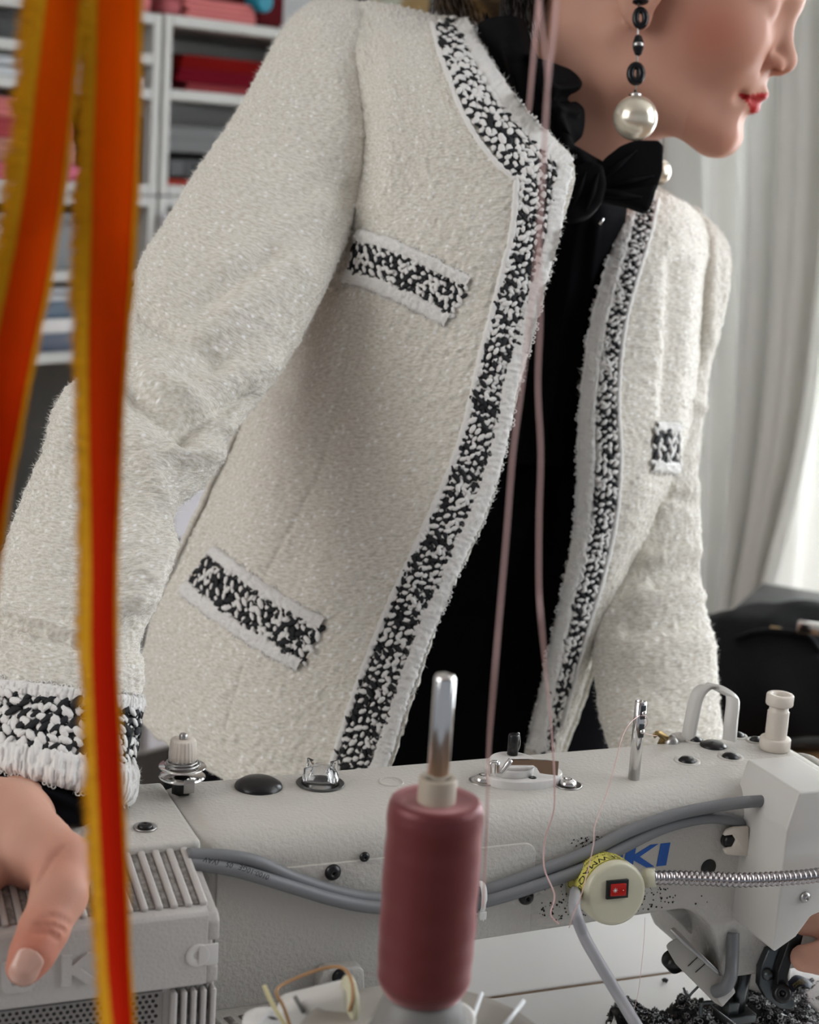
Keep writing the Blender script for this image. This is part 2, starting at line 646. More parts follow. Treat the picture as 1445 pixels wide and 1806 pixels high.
q = MB().lathe(c, MW, [(0.0082, 0.0205), (0.0082, 0.0245), (0.0074, 0.0320), (0.0066, 0.0328), (0.003, 0.0328)], 72, mod=lambda i, h: 1.0 if (i % 3) or h > 0.032 else 0.93)
q.build('tension_knob', CREAM, sm)
MB().lathe(c, MW, [(0.0024, 0.030), (0.0024, 0.0352), (0.0016, 0.0362)], 16).build('tension_stud', STEEL, sm)
e = MB().box(c - MV * 0.0128 + MU * 0.001 + MW * 0.0085, (MU, MV, MW), 0.0032, 0.0006, 0.004, 0.0004)
e.build('thread_hook', STEEL, sm)
# black oil cap
c = ML(*mtop(456, 1388, 0.0))
MB().lathe(c, MW, [(0.0142, -0.0005), (0.0142, 0.0006), (0.0135, 0.0022), (0.010, 0.0044), (0.005, 0.0054), (0.0, 0.0056)], 40).build('oil_cap', BLACKP, sm)
# oil sight window: dark well, clear dome with four fins
c = ML(*mtop(565, 1383, 0.0))
MB().lathe(c, MW, [(0.0142, 0.0007), (0.0146, 0.0009), (0.0138, 0.0012), (0.0128, 0.0006), (0.010, 0.0006)], 40).build('window_well', mat('dark_well', (0.05, 0.05, 0.05), 0.3), sm)
q = MB()
q.lathe(c, MW, [(0.0115, 0.0010), (0.0108, 0.0060), (0.0085, 0.0100), (0.0045, 0.0122), (0.0, 0.0126)], 32)
q.lathe(c, MW, [(0.0, 0.0110), (0.0040, 0.0107), (0.0075, 0.0088), (0.0095, 0.0055), (0.0102, 0.0012)], 32)
for k in range(4):
    t = k * PI / 2 + 0.35
    d_ = MU * math.cos(t) + MV * math.sin(t)
    q.box(c + d_ * 0.0100 + MW * 0.0085, (d_, np.cross(MW, d_), MW), 0.0028, 0.0007, 0.0042, 0.0003)
q.build('sight_glass', GLASS, sm)
# moulded boss outline beside the spool
c = ML(*mtop(690, 1380, 0.0))
MB().lathe(c, MW, [(0.0078, -0.0003), (0.0078, 0.0009), (0.0066, 0.0009), (0.0066, 0.0002), (0.002, 0.0002)], 36).build('casting_boss', ENAMEL, sm)

# bobbin winder
WHITEPL = mat('white_plastic', (0.66, 0.64, 0.62), 0.35)
c = ML(*mtop(925, 1378, 0.0))
q = MB()
el = [(0.0245 * math.cos(t), 0.0150 * math.sin(t)) for t in np.linspace(0, 2 * PI, 41)[:-1]]
q.prism(c, MU, MV, MW, el, -0.0005, 0.0055, 0.0008, 2)
q.lathe(c + MU * -0.008 + MV * 0.006, MW, [(0.0150, 0.005), (0.0150, 0.0095), (0.0142, 0.0102), (0.012, 0.0102)], 40)
q.build('bobbin_winder_base', WHITEPL, sm)
q = MB().lathe(c + MU * -0.006 + MV * 0.006, MW, [(0.0142, 0.0102), (0.0142, 0.0120), (0.0138, 0.0124), (0.0128, 0.0122), (0.0120, 0.0116), (0.003, 0.0116)], 40)
q.build('bobbin_winder_wheel', WHITEPL, sm)
pst = ML(*mtop(904, 1330, 0.012))
q = MB().lathe(pst, MW, [(0.0034, 0), (0.0034, 0.0122), (0.0030, 0.0130), (0.001, 0.0130)], 20)
q.build('bobbin_post', BLACKP, sm)
q = MB().tube([pst + MU * 0.003 + MW * 0.0005, pst + MU * 0.0046 + MW * 0.006, pst + MU * 0.0036 + MW * 0.0125, pst + MU * 0.0025 + MW * 0.0136], 0.0005, 6, 14)
q.build('bobbin_spring', STEEL, sm)
# chrome trip lever: bent strip standing on edge
zl = 0.0125
path = [mback(x, y, -0.0315) for x, y in ((866, 1362), (866, 1346), (877, 1344), (880, 1358), (902, 1340), (945, 1340), (986, 1343))]
q = MB()
strip = np.array([[ML(*p) for p in crom(np.array(path[4:]), 14)]])[0]
hh = np.interp(np.linspace(0, 1, 14), [0, 0.5, 0.62, 1], [0.0034, 0.0036, 0.0085, 0.0090])
g = np.stack([strip, strip - MW[None] * hh[:, None]], 0)
q.grid(g)
q.grid(g + MV * 0.0012, True)
for e in range(13):
    q.add([g[0, e], g[0, e + 1], g[0, e + 1] + MV * 0.0012, g[0, e] + MV * 0.0012], [(0, 1, 2, 3)])
    q.add([g[1, e], g[1, e + 1], g[1, e + 1] + MV * 0.0012, g[1, e] + MV * 0.0012], [(3, 2, 1, 0)])
q.tube([ML(*path[0]) - MW * 0.002, ML(*path[1]), ML(*path[2])], 0.0018, 8, 10, flat=0.6)
q.tube([ML(*path[2]), ML(*path[3]) - MW * 0.003, ML(*path[4])], 0.0017, 8, 12)
q.build('winder_lever', CHROME, sm)
MB().lathe(c + MU * 0.001 - MV * 0.0085, MW, [(0.0026, 0.0056), (0.0024, 0.0058), (0.001, 0.0057)], 18).build('oil_hole', BLACKP, sm)
for x, y in ((1002, 1385), (852, 1378)):
    cc = ML(*mtop(x, y, 0.0))
    MB().lathe(cc, MW, [(0.0088, 0.0), (0.0086, 0.0008), (0.0078, 0.0008), (0.0070, 0.0003), (0.004, 0.0003)], 28).build('screw_cup', STEEL, sm)
    screw_head(cc + MW * 0.0008, MW, 0.0054, CHROME, sm, 'winder_screw', 0.5)
# thread guide pin with two ball detents
cpin = ML(*mtop(1118, 1374, 0.0))
q = MB().lathe(cpin, MW, [(0.0036, 0), (0.0036, 0.0502), (0.0030, 0.0508), (0.0022, 0.0504), (0.0022, 0.046)], 20)
q.build('guide_pin', CHROME, sm)
q = MB()
for h_ in (0.0440, 0.0322):
    q.lathe(cpin - MV * 0.0036 + MU * 0.0006 + MW * h_, -MV, [(0.0018, -0.001), (0.0017, 0.0004), (0.0010, 0.0014), (0, 0.0018)], 14)
q.build('guide_pin_balls', CHROME, sm)
q = MB()
for h_ in (0.0440, 0.0322):
    q.box(cpin - MV * 0.0034 + MW * (h_ + 0.0005), (MU, MV, MW), 0.0018, 0.0006, 0.0045, 0.0005)
q.build('guide_pin_slots', DARKSTEEL, sm)
# plugs and screws at the head end
for x, y, rx in ((1212, 1343, 0.0056), (1289, 1336, 0.0056), (1258, 1316, 0.0088), (1227, 1307, 0.0042), (1302, 1299, 0.0042), (1333, 1307, 0.0042)):
    cc = ML(*mtop(x, y, 0.0))
    if rx < 0.008:
        MB().lathe(cc, MW, [(rx * 1.6, -0.0004), (rx * 1.5, 0.0009), (rx * 1.12, 0.0008), (rx * 1.0, 0.0002)], 28).build('plug_rim', ENAMEL, sm)
    MB().lathe(cc, MW, [(rx, 0), (rx * 0.98, 0.001), (rx * 0.7, 0.0026), (0, 0.0034)], 28).build('rubber_plug', BLACKP, sm)
# thread take-up guard: a loop of flat bar
g0, g1 = mtop(1216, 1303, 0.0), mtop(1288, 1304, 0.0)
pa = [ML(*g0) - MW * 0.006, ML(*g0) + MW * 0.010, ML(*mtop(1226, 1240, 0.018)), ML(*mtop(1240, 1218, 0.026)), ML(*mtop(1264, 1216, 0.028)), ML(*mtop(1292, 1230, 0.025)), ML(*mtop(1290, 1250, 0.018)), ML(*g1) + MW * 0.006, ML(*g1) - MW * 0.006]
bz = P(1216, 1300, 1.14)
pa = [P(1214, 1306, 1.135), P(1220, 1270, 1.135), P(1230, 1228, 1.135), P(1246, 1211, 1.135), P(1264, 1212, 1.132), P(1288, 1226, 1.13), P(1293, 1238, 1.128), P(1290, 1270, 1.125), P(1287, 1306, 1.125)]
q = MB()
pts = crom(np.array(pa), 60)
T = np.gradient(pts, axis=0)
T /= np.linalg.norm(T, axis=1)[:, None]
dirv = MV * 0.8 - MU * 0.6
sec = []
for p_, t_ in zip(pts, T):
    s_ = np.cross(t_, dirv)
    s_ /= np.linalg.norm(s_)
    sec.append([p_ + s_ * x + dirv * y for x, y in ((-0.0016, -0.0044), (0.0016, -0.0044), (0.0021, -0.0036), (0.0021, 0.0036), (0.0016, 0.0044), (-0.0016, 0.0044), (-0.0021, 0.0036), (-0.0021, -0.0036))])
sec = np.array(sec)
sec = np.concatenate([sec, sec[:, :1]], 1)
q.grid(sec)
q.build('take_up_guard', COVERP, sm)
# small thread guide plate at the far edge
q = MB()
pg = [(1152, 1295), (1158, 1289), (1166, 1289), (1184, 1301), (1190, 1312), (1160, 1312), (1165, 1302), (1160, 1298), (1154, 1302)]
pg = [mback(x, y, 0.024)[[0, 2]] for x, y in pg]
q.prism(MO, MU, MW, MV, pg, 0.0235, 0.0245)
q.build('thread_guide', BRASS, sm)
q = MB().lathe(ML(*mtop(1182, 1312, -0.001)), MU * 0.8 + MW * 0.6, [(0.0045, -0.003), (0.0045, 0.004), (0.003, 0.0055), (0.001, 0.006)], 18)
q.build('guide_screw', STEEL, sm)
q = MB().lathe(ML(*mtop(1200, 1308, -0.003)), MU, [(0.006, -0.005), (0.0066, 0.0), (0.0058, 0.008), (0.002, 0.011)], 20)
q.build('casting_lug', ENAMEL, sm)
# pressure adjusting screw: knurled ring, threaded shaft, cap
c = ML(*mtop(1366, 1322, 0.0))
q = MB().lathe(c, MW, [(0.0094, 0.0005), (0.0102, 0.0012), (0.0102, 0.0078), (0.0096, 0.0086), (0.006, 0.0086)], 96, mod=lambda i, h: 1.0 if i % 2 else 0.975)
q.build('lock_nut', CREAM, sm)
prof = [(0.0068, 0.0085)]
for k in range(14):
    prof += [(0.0068, 0.0088 + k * 0.0013), (0.0072, 0.0094 + k * 0.0013)]
prof += [(0.0063, 0.0275), (0.0063, 0.0312), (0.0052, 0.0318), (0.003, 0.0318)]
MB().lathe(c, MW, prof, 40).build('adjusting_shaft', CREAM, sm)
q = MB().lathe(c, MW, [(0.0066, 0.0308), (0.0087, 0.0312), (0.0090, 0.0318), (0.0090, 0.0378), (0.0084, 0.0384), (0.0050, 0.0384), (0.0046, 0.0350)], 96, mod=lambda i, h: 1.0 if i % 2 or h > 0.038 else 0.978)
q.build('adjusting_cap', CREAM, sm)

# ---- white cover box on the head
q = MB()
cv = [(0.2155, 0.0135), (0.2095, -0.010), (0.2090, -0.086), (0.2110, -0.0885), (0.2253, -0.0805), (0.2346, -0.068), (0.262, -0.060), (0.262, 0.004), (0.250, 0.0135)]
bm_ = []
q.prism(MO, MU, MW, MV, cv, -0.105, -0.048, 0.0035, 3)
q.build('solenoid_cover', COVERP, sm)
c = mback(1420, 1582, -0.1052)
screw_head(ML(*c), -MV, 0.0036, STEEL, sm, 'cover_screw', 0.6)
MB().lathe(ML(0.2628, -0.085, c[2] - 0.001), MU, [(0.0036, -0.003), (0.0036, 0.003), (0.002, 0.004)], 16).build('side_screw', BLACKP, sm)

# ---- motor housing
AR = -0.1395                                # right side
q = MB()
prof2 = [(-0.046, -0.0030), (-0.1085, -0.0185), (-0.110, -0.0205), (-0.110, -0.0585), (-0.104, -0.0605), (-0.104, -0.199), (-0.062, -0.199), (-0.062, -0.0060)]
q.prism(ML(AR - 0.0065, 0, 0), MV, MW, MU, prof2[:], -0.15, 0.0, 0.0012, 2)
mh = q.build('motor_housing', HOUSING, sm, label='grey vented motor housing with embossed lettering')
# right cheek with a finger scoop
q = MB()
ck = [(-0.050, -0.0075), (-0.106, -0.0215), (-0.1090, -0.0245), (-0.1090, -0.0350), (-0.103, -0.0355), (-0.097, -0.0385), (-0.097, -0.0455), (-0.103, -0.0490), (-0.1090, -0.0495), (-0.1090, -0.0585), (-0.1030, -0.0605), (-0.1030, -0.199), (-0.064, -0.199), (-0.064, -0.0075)]
q.prism(ML(AR, 0, 0), MV, MW, MU, ck, -0.0068, 0.0, 0.0013, 2)
q.build('housing_cheek', HOUSING, mh)
q = MB()
sl_ = ML(-0.151, -0.1095, -0.0420)
q.lathe(sl_, -MV, [(0.0062, 0.0), (0.0066, 0.0008), (0.0060, 0.0012), (0.0035, 0.0006), (0.0, 0.0003)], 28)
q.box(sl_ + MU * 0.0055 - MV * 0.0005, (MU, MV, MW), 0.0052, 0.0006, 0.0058, 0.0004)
q.build('finger_scoop', mat('scoop_plastic', (0.68, 0.66, 0.64), 0.35), mh)
# ribs on the sloping top: raised bars with darker grey strips in the slots between them
sd = np.array([0, -0.110 + 0.050, -0.0195 + 0.0035])
ln = np.linalg.norm(sd)
sdw = (MV * sd[1] + MW * sd[2]) / ln
up = np.cross(MU, sdw)
if up[2] < 0:
    up = -up
ctr = ML(0, -0.0775, -0.0105)
SLOT = mat('slot_mottled_grey', (0.20, 0.185, 0.17), 0.8, vary=(300, (0.34, 0.32, 0.30), 0.4, 0.6))  # mottled darker grey for the strips in slots and grooves
for k in range(18):
    a = AR - 0.0115 - k * 0.0078
    MB().box(ctr + MU * a + up * 0.0002, (MU, sdw, up), 0.0018, 0.0262, 0.0009, 0.0003, 1).build('vent_slot', SLOT, mh)
    MB().box(ctr + MU * (a + 0.0039) + up * 0.0009, (MU, sdw, up), 0.0019, 0.0275, 0.0017, 0.0012, 2).build('vent_rib', HOUSING, mh)
# embossed lettering on the front band
cI2 = mback(240, 1722, -0.110)
hh_ = mback(238, 1669, -0.110)[2] - cI2[2]
letters(mh, 'embossed_lettering', HOUSING, 'JUKI', -(0.72 + 0.98 + 1.12 + 0.36 + 3 * 0.80), 0, hh_, lambda s, t: ML(cI2[0] + s, -0.1098, cI2[2] + t), -MV * 0.0020, 0.0, 0.80, 0.27)
# perforated sheet below the band (far more than 300 holes): holes as dark dots joined in one part
q = MB()
x1 = mback(286, 1760, -0.104)[0]
q.box(ML((x1 - 0.30) / 2, -0.1045, -0.13), (MU, MV, MW), (x1 + 0.30) / 2, 0.0012, 0.068, 0.0004)
q.build('perforated_sheet', STEEL, mh)
q = MB()
r_ = 0.0010
row = 0
c_ = -0.0640
hexv = [(math.cos(t), math.sin(t)) for t in np.linspace(0, 2 * PI, 9)[:-1]]
while c_ > -0.100:
    a = x1 - 0.0035 - (0.0017 if row % 2 else 0)
    while a > -0.29:
        q.add([ML(a + r_ * x, -0.1059, c_ + r_ * y) for x, y in hexv] + [ML(a + r_ * 0.7 * x, -0.1056, c_ + r_ * 0.7 * y) for x, y in hexv],
              [tuple(range(8))])
        a -= 0.0034
    c_ -= 0.0029
    row += 1
q.build('perforations', INK, mh, kind='stuff', smooth=False)
for k in range(5):
    a = x1 + 0.0045 + k * 0.0052
    MB().box(ML(a + 0.0009, -0.1065, -0.130), (MU, MV, MW), 0.0014, 0.0035, 0.068, 0.0008, 1).build('side_rib', HOUSING, mh)
for k in range(4):
    a = x1 + 0.0071 + k * 0.0052
    MB().box(ML(a + 0.0009, -0.1042, -0.130), (MU, MV, MW), 0.0012, 0.0008, 0.068, 0).build('side_groove', SLOT, mh)

# ---- bed cover with slots in front of the pillar's foot
bcv = MB()
z0 = -0.101
bcv.box(ML(-0.062, -0.082, -0.150), (MU, MV, MW), 0.073, 0.022, 0.0485, 0.003, 2)
bco = bcv.build('bed_rear_cover', ENAMEL, sm)
for k in range(13):
    a = -0.128 + k * 0.0085
    MB().box(ML(a, -0.084, -0.1013), (MU * 0.94 + MV * 0.2, MV * 0.94 - MU * 0.2, MW), 0.0022, 0.013, 0.0003, 0).build('bed_slot', SLOT, bco)
q = MB()
lug = [mback(x, y, -0.064)[[0, 2]] for x, y in ((556, 1745), (556, 1722), (563, 1706), (576, 1701), (628, 1697), (636, 1703), (638, 1745))]
q.prism(MO, MU, MW, MV, lug, -0.070, -0.059, 0.0012, 2)
q.build('hinge_lug', ENAMEL, sm)
c = mback(601, 1722, -0.0702)
screw_head(ML(*c), -MV, 0.0052, BLACKP, sm, 'hinge_screw', 0.6)

# ---- lower attachment: tilted grey box under the head with its plate, plus the cable that enters it
dB = 1.075
def PB(x, y, dd=0.0):
    return P(x, y, dB + dd)
e1 = PB(1255, 1752) - PB(1180, 1668)
e1n = e1 / np.linalg.norm(e1)
vd = ray(1240, 1710)
vd = vd / np.linalg.norm(vd)
e2n = np.cross(vd, e1n)
e2n /= np.linalg.norm(e2n)
e3n = np.cross(e1n, e2n)
GREYB = mat('attachment_grey', (0.42, 0.40, 0.365), 0.4)
pol = [(1175, 1668), (1178, 1676), (1192, 1700), (1260, 1768), (1274, 1776), (1298, 1750), (1292, 1736), (1204, 1652), (1198, 1652), (1180, 1662)]
ctrp = PB(1238, 1712)
pp = [((PB(x, y) - ctrp) @ e1n, (PB(x, y) - ctrp) @ e2n) for x, y in pol]
att = MB().prism(ctrp, e1n, e2n, vd, pp, -0.004, 0.020, 0.0016, 2).build('edge_guide_box', GREYB, sm)
pol2 = [(1182, 1640), (1190, 1636), (1268, 1712), (1272, 1722), (1262, 1716), (1192, 1654)]
pp = [((PB(x, y) - ctrp) @ e1n, (PB(x, y) - ctrp) @ e2n) for x, y in pol2]
MB().prism(ctrp, e1n, e2n, vd, pp, -0.008, 0.012, 0.0004, 1).build('guide_plate', STEEL, sm)
MB().lathe(PB(1186, 1694, 0.004), -e1n * 0.6 + e2n * 0.0 - vd * 0.6, [(0.0062, -0.006), (0.0062, 0.003), (0.005, 0.0045), (0.0, 0.005)], 20).build('guide_knob', BLACKP, sm)
q = MB()
for (xa, ya), (xb, yb) in (((1214, 1704), (1236, 1683)), ((1227, 1715), (1248, 1696))):
    q.tube([PB(xa, ya, -0.0044), PB(xb, yb, -0.0044)], 0.0003, 5)
q.build('gauge_marks', INK, sm)
MB().tube([PB(1206, 1742, 0.0), PB(1210, 1752), PB(1216, 1756), PB(1222, 1750), PB(1232, 1740)], 0.0008, 8, 30).build('wire_hook', DARKSTEEL, sm)
# end face of the box, lighter
pol3 = [(1258, 1748), (1278, 1725), (1298, 1750), (1274, 1775)]
pp = [((PB(x, y) - ctrp) @ e1n, (PB(x, y) - ctrp) @ e2n) for x, y in pol3]
MB().prism(ctrp, e1n, e2n, vd, pp, -0.0055, -0.002, 0.0012, 2).build('guide_end_cap', COVERP, sm)
MB().tube([PB(1293, 1645, 0.0), PB(1292, 1690, -0.004), PB(1289, 1722, -0.010), PB(1278, 1742, -0.010), PB(1262, 1749, -0.004)], 0.0042, 12, 40).build('guide_cable', RUBBER, sm)
# presser lifting lever, presser bar and foot
q = MB()
lv = [(1352, 1672), (1398, 1660), (1392, 1690), (1386, 1720), (1392, 1752), (1400, 1768), (1392, 1778), (1372, 1776), (1348, 1758), (1336, 1736), (1338, 1705)]
dl = 1.085
cl_ = P(1370, 1715, dl)
pp = [((P(x, y, dl) - cl_) @ _r, (P(x, y, dl) - cl_) @ _u) for x, y in lv]
q.prism(cl_, _r, _u, MV, pp, -0.003, 0.003, 0.0012, 2)
q.build('presser_bracket', DARKSTEEL, sm)
MB().lathe(P(1354, 1719, dl - 0.004), -vd, [(0.0038, -0.003), (0.0038, 0.002), (0.0028, 0.0036), (0, 0.004)], 18).build('bracket_bolt', DARKSTEEL, sm)
q = MB()
lv = [(1392, 1660), (1420, 1640), (1410, 1680), (1396, 1700), (1390, 1722), (1388, 1752), (1370, 1752), (1372, 1718), (1382, 1690)]
pp = [((P(x, y, dl - .008) - cl_) @ _r, (P(x, y, dl - .008) - cl_) @ _u) for x, y in lv]
q.prism(cl_ - vd * 0.008, _r, _u, MV, pp, -0.003, 0.003, 0.001, 2)
q.build('knee_lifter_lever', BLACKP, sm)
MB().lathe(P(1380, 1752, dl - 0.012), -vd, [(0.0062, -0.006), (0.0062, 0.003), (0.004, 0.0045), (0.0022, 0.0045), (0.0018, 0.002)], 20).build('lever_pivot', BLACKP, sm)
MB().tube([P(1316, 1700, 1.095), P(1308, 1740, 1.095), P(1300, 1785, 1.095)], 0.0048, 14).build('presser_bar', DARKSTEEL, sm)
q = MB()
pf_ = P(1296, 1786, 1.095)
q.box(pf_ + MW * -0.001, (MU, MV, MW), 0.011, 0.009, 0.003, 0.001)
q.box(pf_ + MW * 0.004 - MU * 0.004, (MU, MV, MW), 0.004, 0.005, 0.006, 0.001)
q.build('presser_foot', DARKSTEEL, sm)
MB().tube([P(1236, 1792, 1.09), P(1238, 1772, 1.09), P(1248, 1768, 1.09), P(1266, 1768, 1.09)], 0.0013, 8, 24).build('finger_guard', DARKSTEEL, sm)

# ---- cables along the rear face
def cable(name, pts, r, label, m=RUBBER, res=140):
    w = [ML(*mback(x, y, b)) if d is None else P(x, y, d) for x, y, b, d in pts]
    return MB().tube(crom(np.array(w), res), r, 14).build(name, m, sm)


cable('upper_cable', [(330, 1508, -0.066, None), (400, 1510, -0.0665, None), (455, 1521, -0.0670, None), (520, 1549, -0.067, None), (590, 1572, -0.067, None), (660, 1585, -0.067, None), (760, 1588, -0.067, None), (850, 1573, -0.067, None), (940, 1541, -0.067, None), (1030, 1506, -0.066, None), (1110, 1466, -0.065, None), (1190, 1437, -0.066, None), (1262, 1422, -0.068, None), (1312, 1415, -0.073, None), (1345, 1413, -0.073, None)], 0.0038, '')
cable('lower_cable', [(330, 1522, -0.068, None), (400, 1532, -0.070, None), (455, 1546, -0.071, None), (520, 1566, -0.071, None), (590, 1587, -0.071, None), (660, 1600, -0.071, None), (760, 1604, -0.071, None), (850, 1591, -0.071, None), (940, 1564, -0.071, None), (1030, 1532, -0.070, None), (1100, 1494, -0.0665, None), (1170, 1460, -0.0645, None), (1240, 1443, -0.0645, None), (1290, 1446, -0.063, None), (1318, 1462, -0.058, None)], 0.0038, '')
c = ML(*mback(848, 1583, -0.069))
q = MB()
tl = [(math.cos(t) * 0.0052, math.sin(t) * 0.0088) for t in np.linspace(0, 2 * PI, 33)]
ax_ = -MV
q.tube([c + MV * x + MW * y + MU * 0.0006 * y for x, y in tl], 0.0012, 8, flat=2.0)
q.box(c - MV * 0.004 - MW * 0.009, (MU, MV, MW), 0.002, 0.0018, 0.0024, 0.0004)
q.tube([c - MV * 0.004 - MW * 0.010, c - MV * 0.005 - MW * 0.0125], 0.0009, 6)
q.build('cable_tie', NYLON, sm)


def text_mesh(txt, size):
    cu = bpy.data.curves.new('t', 'FONT')
    cu.body = txt
    cu.size = size
    cu.resolution_u = 2
    o = bpy.data.objects.new('t', cu)
    COL.objects.link(o)
    dg = bpy.context.evaluated_depsgraph_get()
    me = o.evaluated_get(dg).to_mesh()
    v = np.array([q.co for q in me.vertices])
    f = [list(p.vertices) for p in me.polygons]
    bpy.data.objects.remove(o)
    bpy.data.curves.remove(cu)
    return v, f


# printing on the lower cable (it reads upside down)
for txt, xa, ya, ang in (('(VAV', 396, 1523, 0), ('05', 407, 1529, 0), ('0100-10GE', 468, 1542, 0)):
    v, f = text_mesh(txt, 0.0042)
    cx = (v[:, 0].min() + v[:, 0].max()) / 2
    x_off = {'(VAV': 372, '05': 405, '0100-10GE': 448}[txt]
    y_off = {'(VAV': 1519, '05': 1526, '0100-10GE': 1539}[txt]
    c0 = mback(x_off, y_off, -0.0750)
    c1 = mback(x_off + 30, y_off + {'(VAV': 8, '05': 9, '0100-10GE': 11}[txt], -0.0750)
    dx = ML(*c1) - ML(*c0)
    dx /= np.linalg.norm(dx)
    dy = np.cross(-MV, dx)
    w = [ML(*c0) - dx * (p[0] - cx) - dy * (p[1] - 0.0016) for p in v]
    link('cable_print', w, f, INK, sm, smooth=False)

# ------------------------------------------------------------------ machine lamp: base box with switch, gooseneck, cord
lp = thing('machine_lamp', 'round cream machine lamp with red rocker switch, yellow label and metal gooseneck', 'lamp', ML(0.107, -0.062, -0.07))
cb = np.array([0.1075, -0.0602, -0.0490])
cf = np.array([0.1063, -0.0900, -0.0460])
axv = ML(*cf) - ML(*cb)
axv /= np.linalg.norm(axv)
ex = np.cross(MW, axv)
ex /= np.linalg.norm(ex)
if ex @ MU < 0:
    ex = -ex
ey = np.cross(ex, axv)
if ey[2] < 0:
    ey = -ey
H_ = 0.0300
q = MB().lathe(ML(*cb), axv, [(0.0196, 0.0), (0.0196, H_ - 0.004), (0.0190, H_ - 0.0012), (0.0178, H_ - 0.0002), (0.0165, H_), (0.006, H_)], 56)
q.build('lamp_base', LAMPP, lp)
fc = ML(*cb) + axv * H_
sx = ex
sc_ = ML(*mback(1089, 1568, -0.0905))
sc_ = sc_ - axv * ((sc_ - fc) @ axv)
q = MB().box(sc_ + axv * 0.0008, (ex, ey, axv), 0.0070, 0.0056, 0.0010, 0.0004)
q.build('switch_bezel', BLACKP, lp)
th = 0.10
a1 = ex * math.cos(th) + axv * math.sin(th)
a3 = -ex * math.sin(th) + axv * math.cos(th)
MB().box(sc_ + axv * 0.0020, (a1, ey, a3), 0.0048, 0.0036, 0.0010, 0.0004).build('rocker_switch', REDSW, lp)
q = MB()
for k in range(8):
    t = k * PI / 4
    q.box(sc_ + axv * 0.00318 - a1 * 0.0022 + (a1 * math.cos(t) + ey * math.sin(t)) * 0.0011, (a1 * math.cos(t) + ey * math.sin(t), ey * math.cos(t) - a1 * math.sin(t), a3), 0.0004, 0.00008, 0.00012)
q.lathe(sc_ + axv * 0.00308 - a1 * 0.0022, a3, [(0.0006, 0), (0.0006, 0.0002), (0.0004, 0.0002)], 12)
q.lathe(sc_ + axv * 0.00338 + a1 * 0.0026, a3, [(0.0003, 0), (0.0003, 0.0002), (0.0002, 0.0002)], 10)
q.build('switch_symbols', WHITEINK, lp)
# yellow label wrapped round the base, upper left
rl = 0.01968
def cyl(t, h, r=rl):
    return ML(*cb) + (ex * math.cos(t) + ey * math.sin(t)) * r + axv * h
t0, t1 = math.radians(64), math.radians(186)
q = MB()
q.grid(np.array([[cyl(t, h) for t in np.linspace(t0, t1, 30)] for h in (0.004, H_ - 0.0045)]))
q.build('lamp_label', YELLOW, lp)
q = MB()
for h in (0.0052, H_ - 0.0056):
    q.grid(np.array([[cyl(t, h + e, rl + 0.00012) for t in np.linspace(t0 + .05, t1 - .05, 30)] for e in (0, 0.0005)]))
for t in (t0 + .05, t1 - .05):
    q.grid(np.array([[cyl(t + e, h, rl + 0.00012) for h in np.linspace(0.0052, H_ - 0.0052, 8)] for e in (0, 0.025)]))


def cyl_text(txt, size, ts, hb):
    v, f = text_mesh(txt, size)
    # reads from upper right round to lower left, its top towards the front rim (upside down in view)
    q.add([cyl(ts + (p[0]) / rl, hb + p[1] * 1.0, rl + 0.00014) for p in v], f)


cyl_text('SEWMAQ\u00ae', 0.0076, t0 + 0.16, 0.0182)
cyl_text('INPUT: AC200V-240V', 0.0032, t0 + 0.18, 0.0140)
cyl_text('BEFORE YOU START. PLEASE', 0.0026, t0 + 0.16, 0.0108)
cyl_text('CHECK THE EQUIPMENT', 0.0026, t0 + 0.16, 0.0078)
q.build('lamp_label_print', INK, lp, smooth=False)
# spigot and ribbed metal gooseneck
s0 = ML(*mback(1134, 1549, -0.082))
s1 = ML(*mback(1157, 1548, -0.086))
MB().tube([s0, s1], 0.0056, 20).build('gooseneck_collar', LAMPP, lp)
gp = [ML(*mback(1152, 1548, -0.086)), ML(*mback(1200, 1548, -0.092)), ML(*mback(1260, 1550, -0.104)), ML(*mback(1310, 1552, -0.113)), ML(*mback(1380, 1549, -0.120)), ML(*mback(1450, 1542, -0.124)), ML(*mback(1560, 1520, -0.125))]
gl = resample(gp, 0.00045)
q = MB().tube(gl, 0.0043, 18, mod=lambda i: (1.0, 1.03, 1.03, 1.0, 0.90, 0.86, 0.90)[i % 7])
q.build('gooseneck', mat('gooseneck_steel', (0.38, 0.36, 0.37), 0.22, 1.0), lp)
cp = [P(1004, 1562, 0.955), P(1014, 1602, 0.947), P(1030, 1650, 0.945), P(1058, 1700, 0.94), P(1092, 1757, 0.935), P(1125, 1812, 0.925), P(1160, 1870, 0.92)]
cp[0] = ML(*cb) + axv * 0.012 - ex * 0.018 - ey * 0.002
MB().tube(crom(np.array(cp), 60), 0.0034, 12).build('lamp_cord', mat('cord_grey', (0.30, 0.30, 0.32), 0.4), lp)
# ------------------------------------------------------------------ room shell
WALLM = mat('painted_wall', (0.60, 0.60, 0.61), 0.8, bump=(60, 0.08, 0.002))
CEILM = mat('painted_ceiling', (0.74, 0.74, 0.73), 0.85)
FLOORM = mat('floor_underlay', (0.10, 0.06, 0.035), 0.7)
WOOD = mat('oak_plank', (0.30, 0.165, 0.075), 0.45, vary=(7, (0.22, 0.115, 0.05), 0.4, 0.62), bump=(40, 0.1, 0.001))
WHITEC = mat('white_cabinet', (0.43, 0.43, 0.41), 0.5)
CY = math.radians(48)
CE = np.array([math.cos(CY), math.sin(CY), 0])          # along the cabinets, away to the right
CN = np.array([-math.sin(CY), math.cos(CY), 0])         # from the room into the cabinets
K0 = P(288, 200, 3.0) * np.array([1, 1, 0])


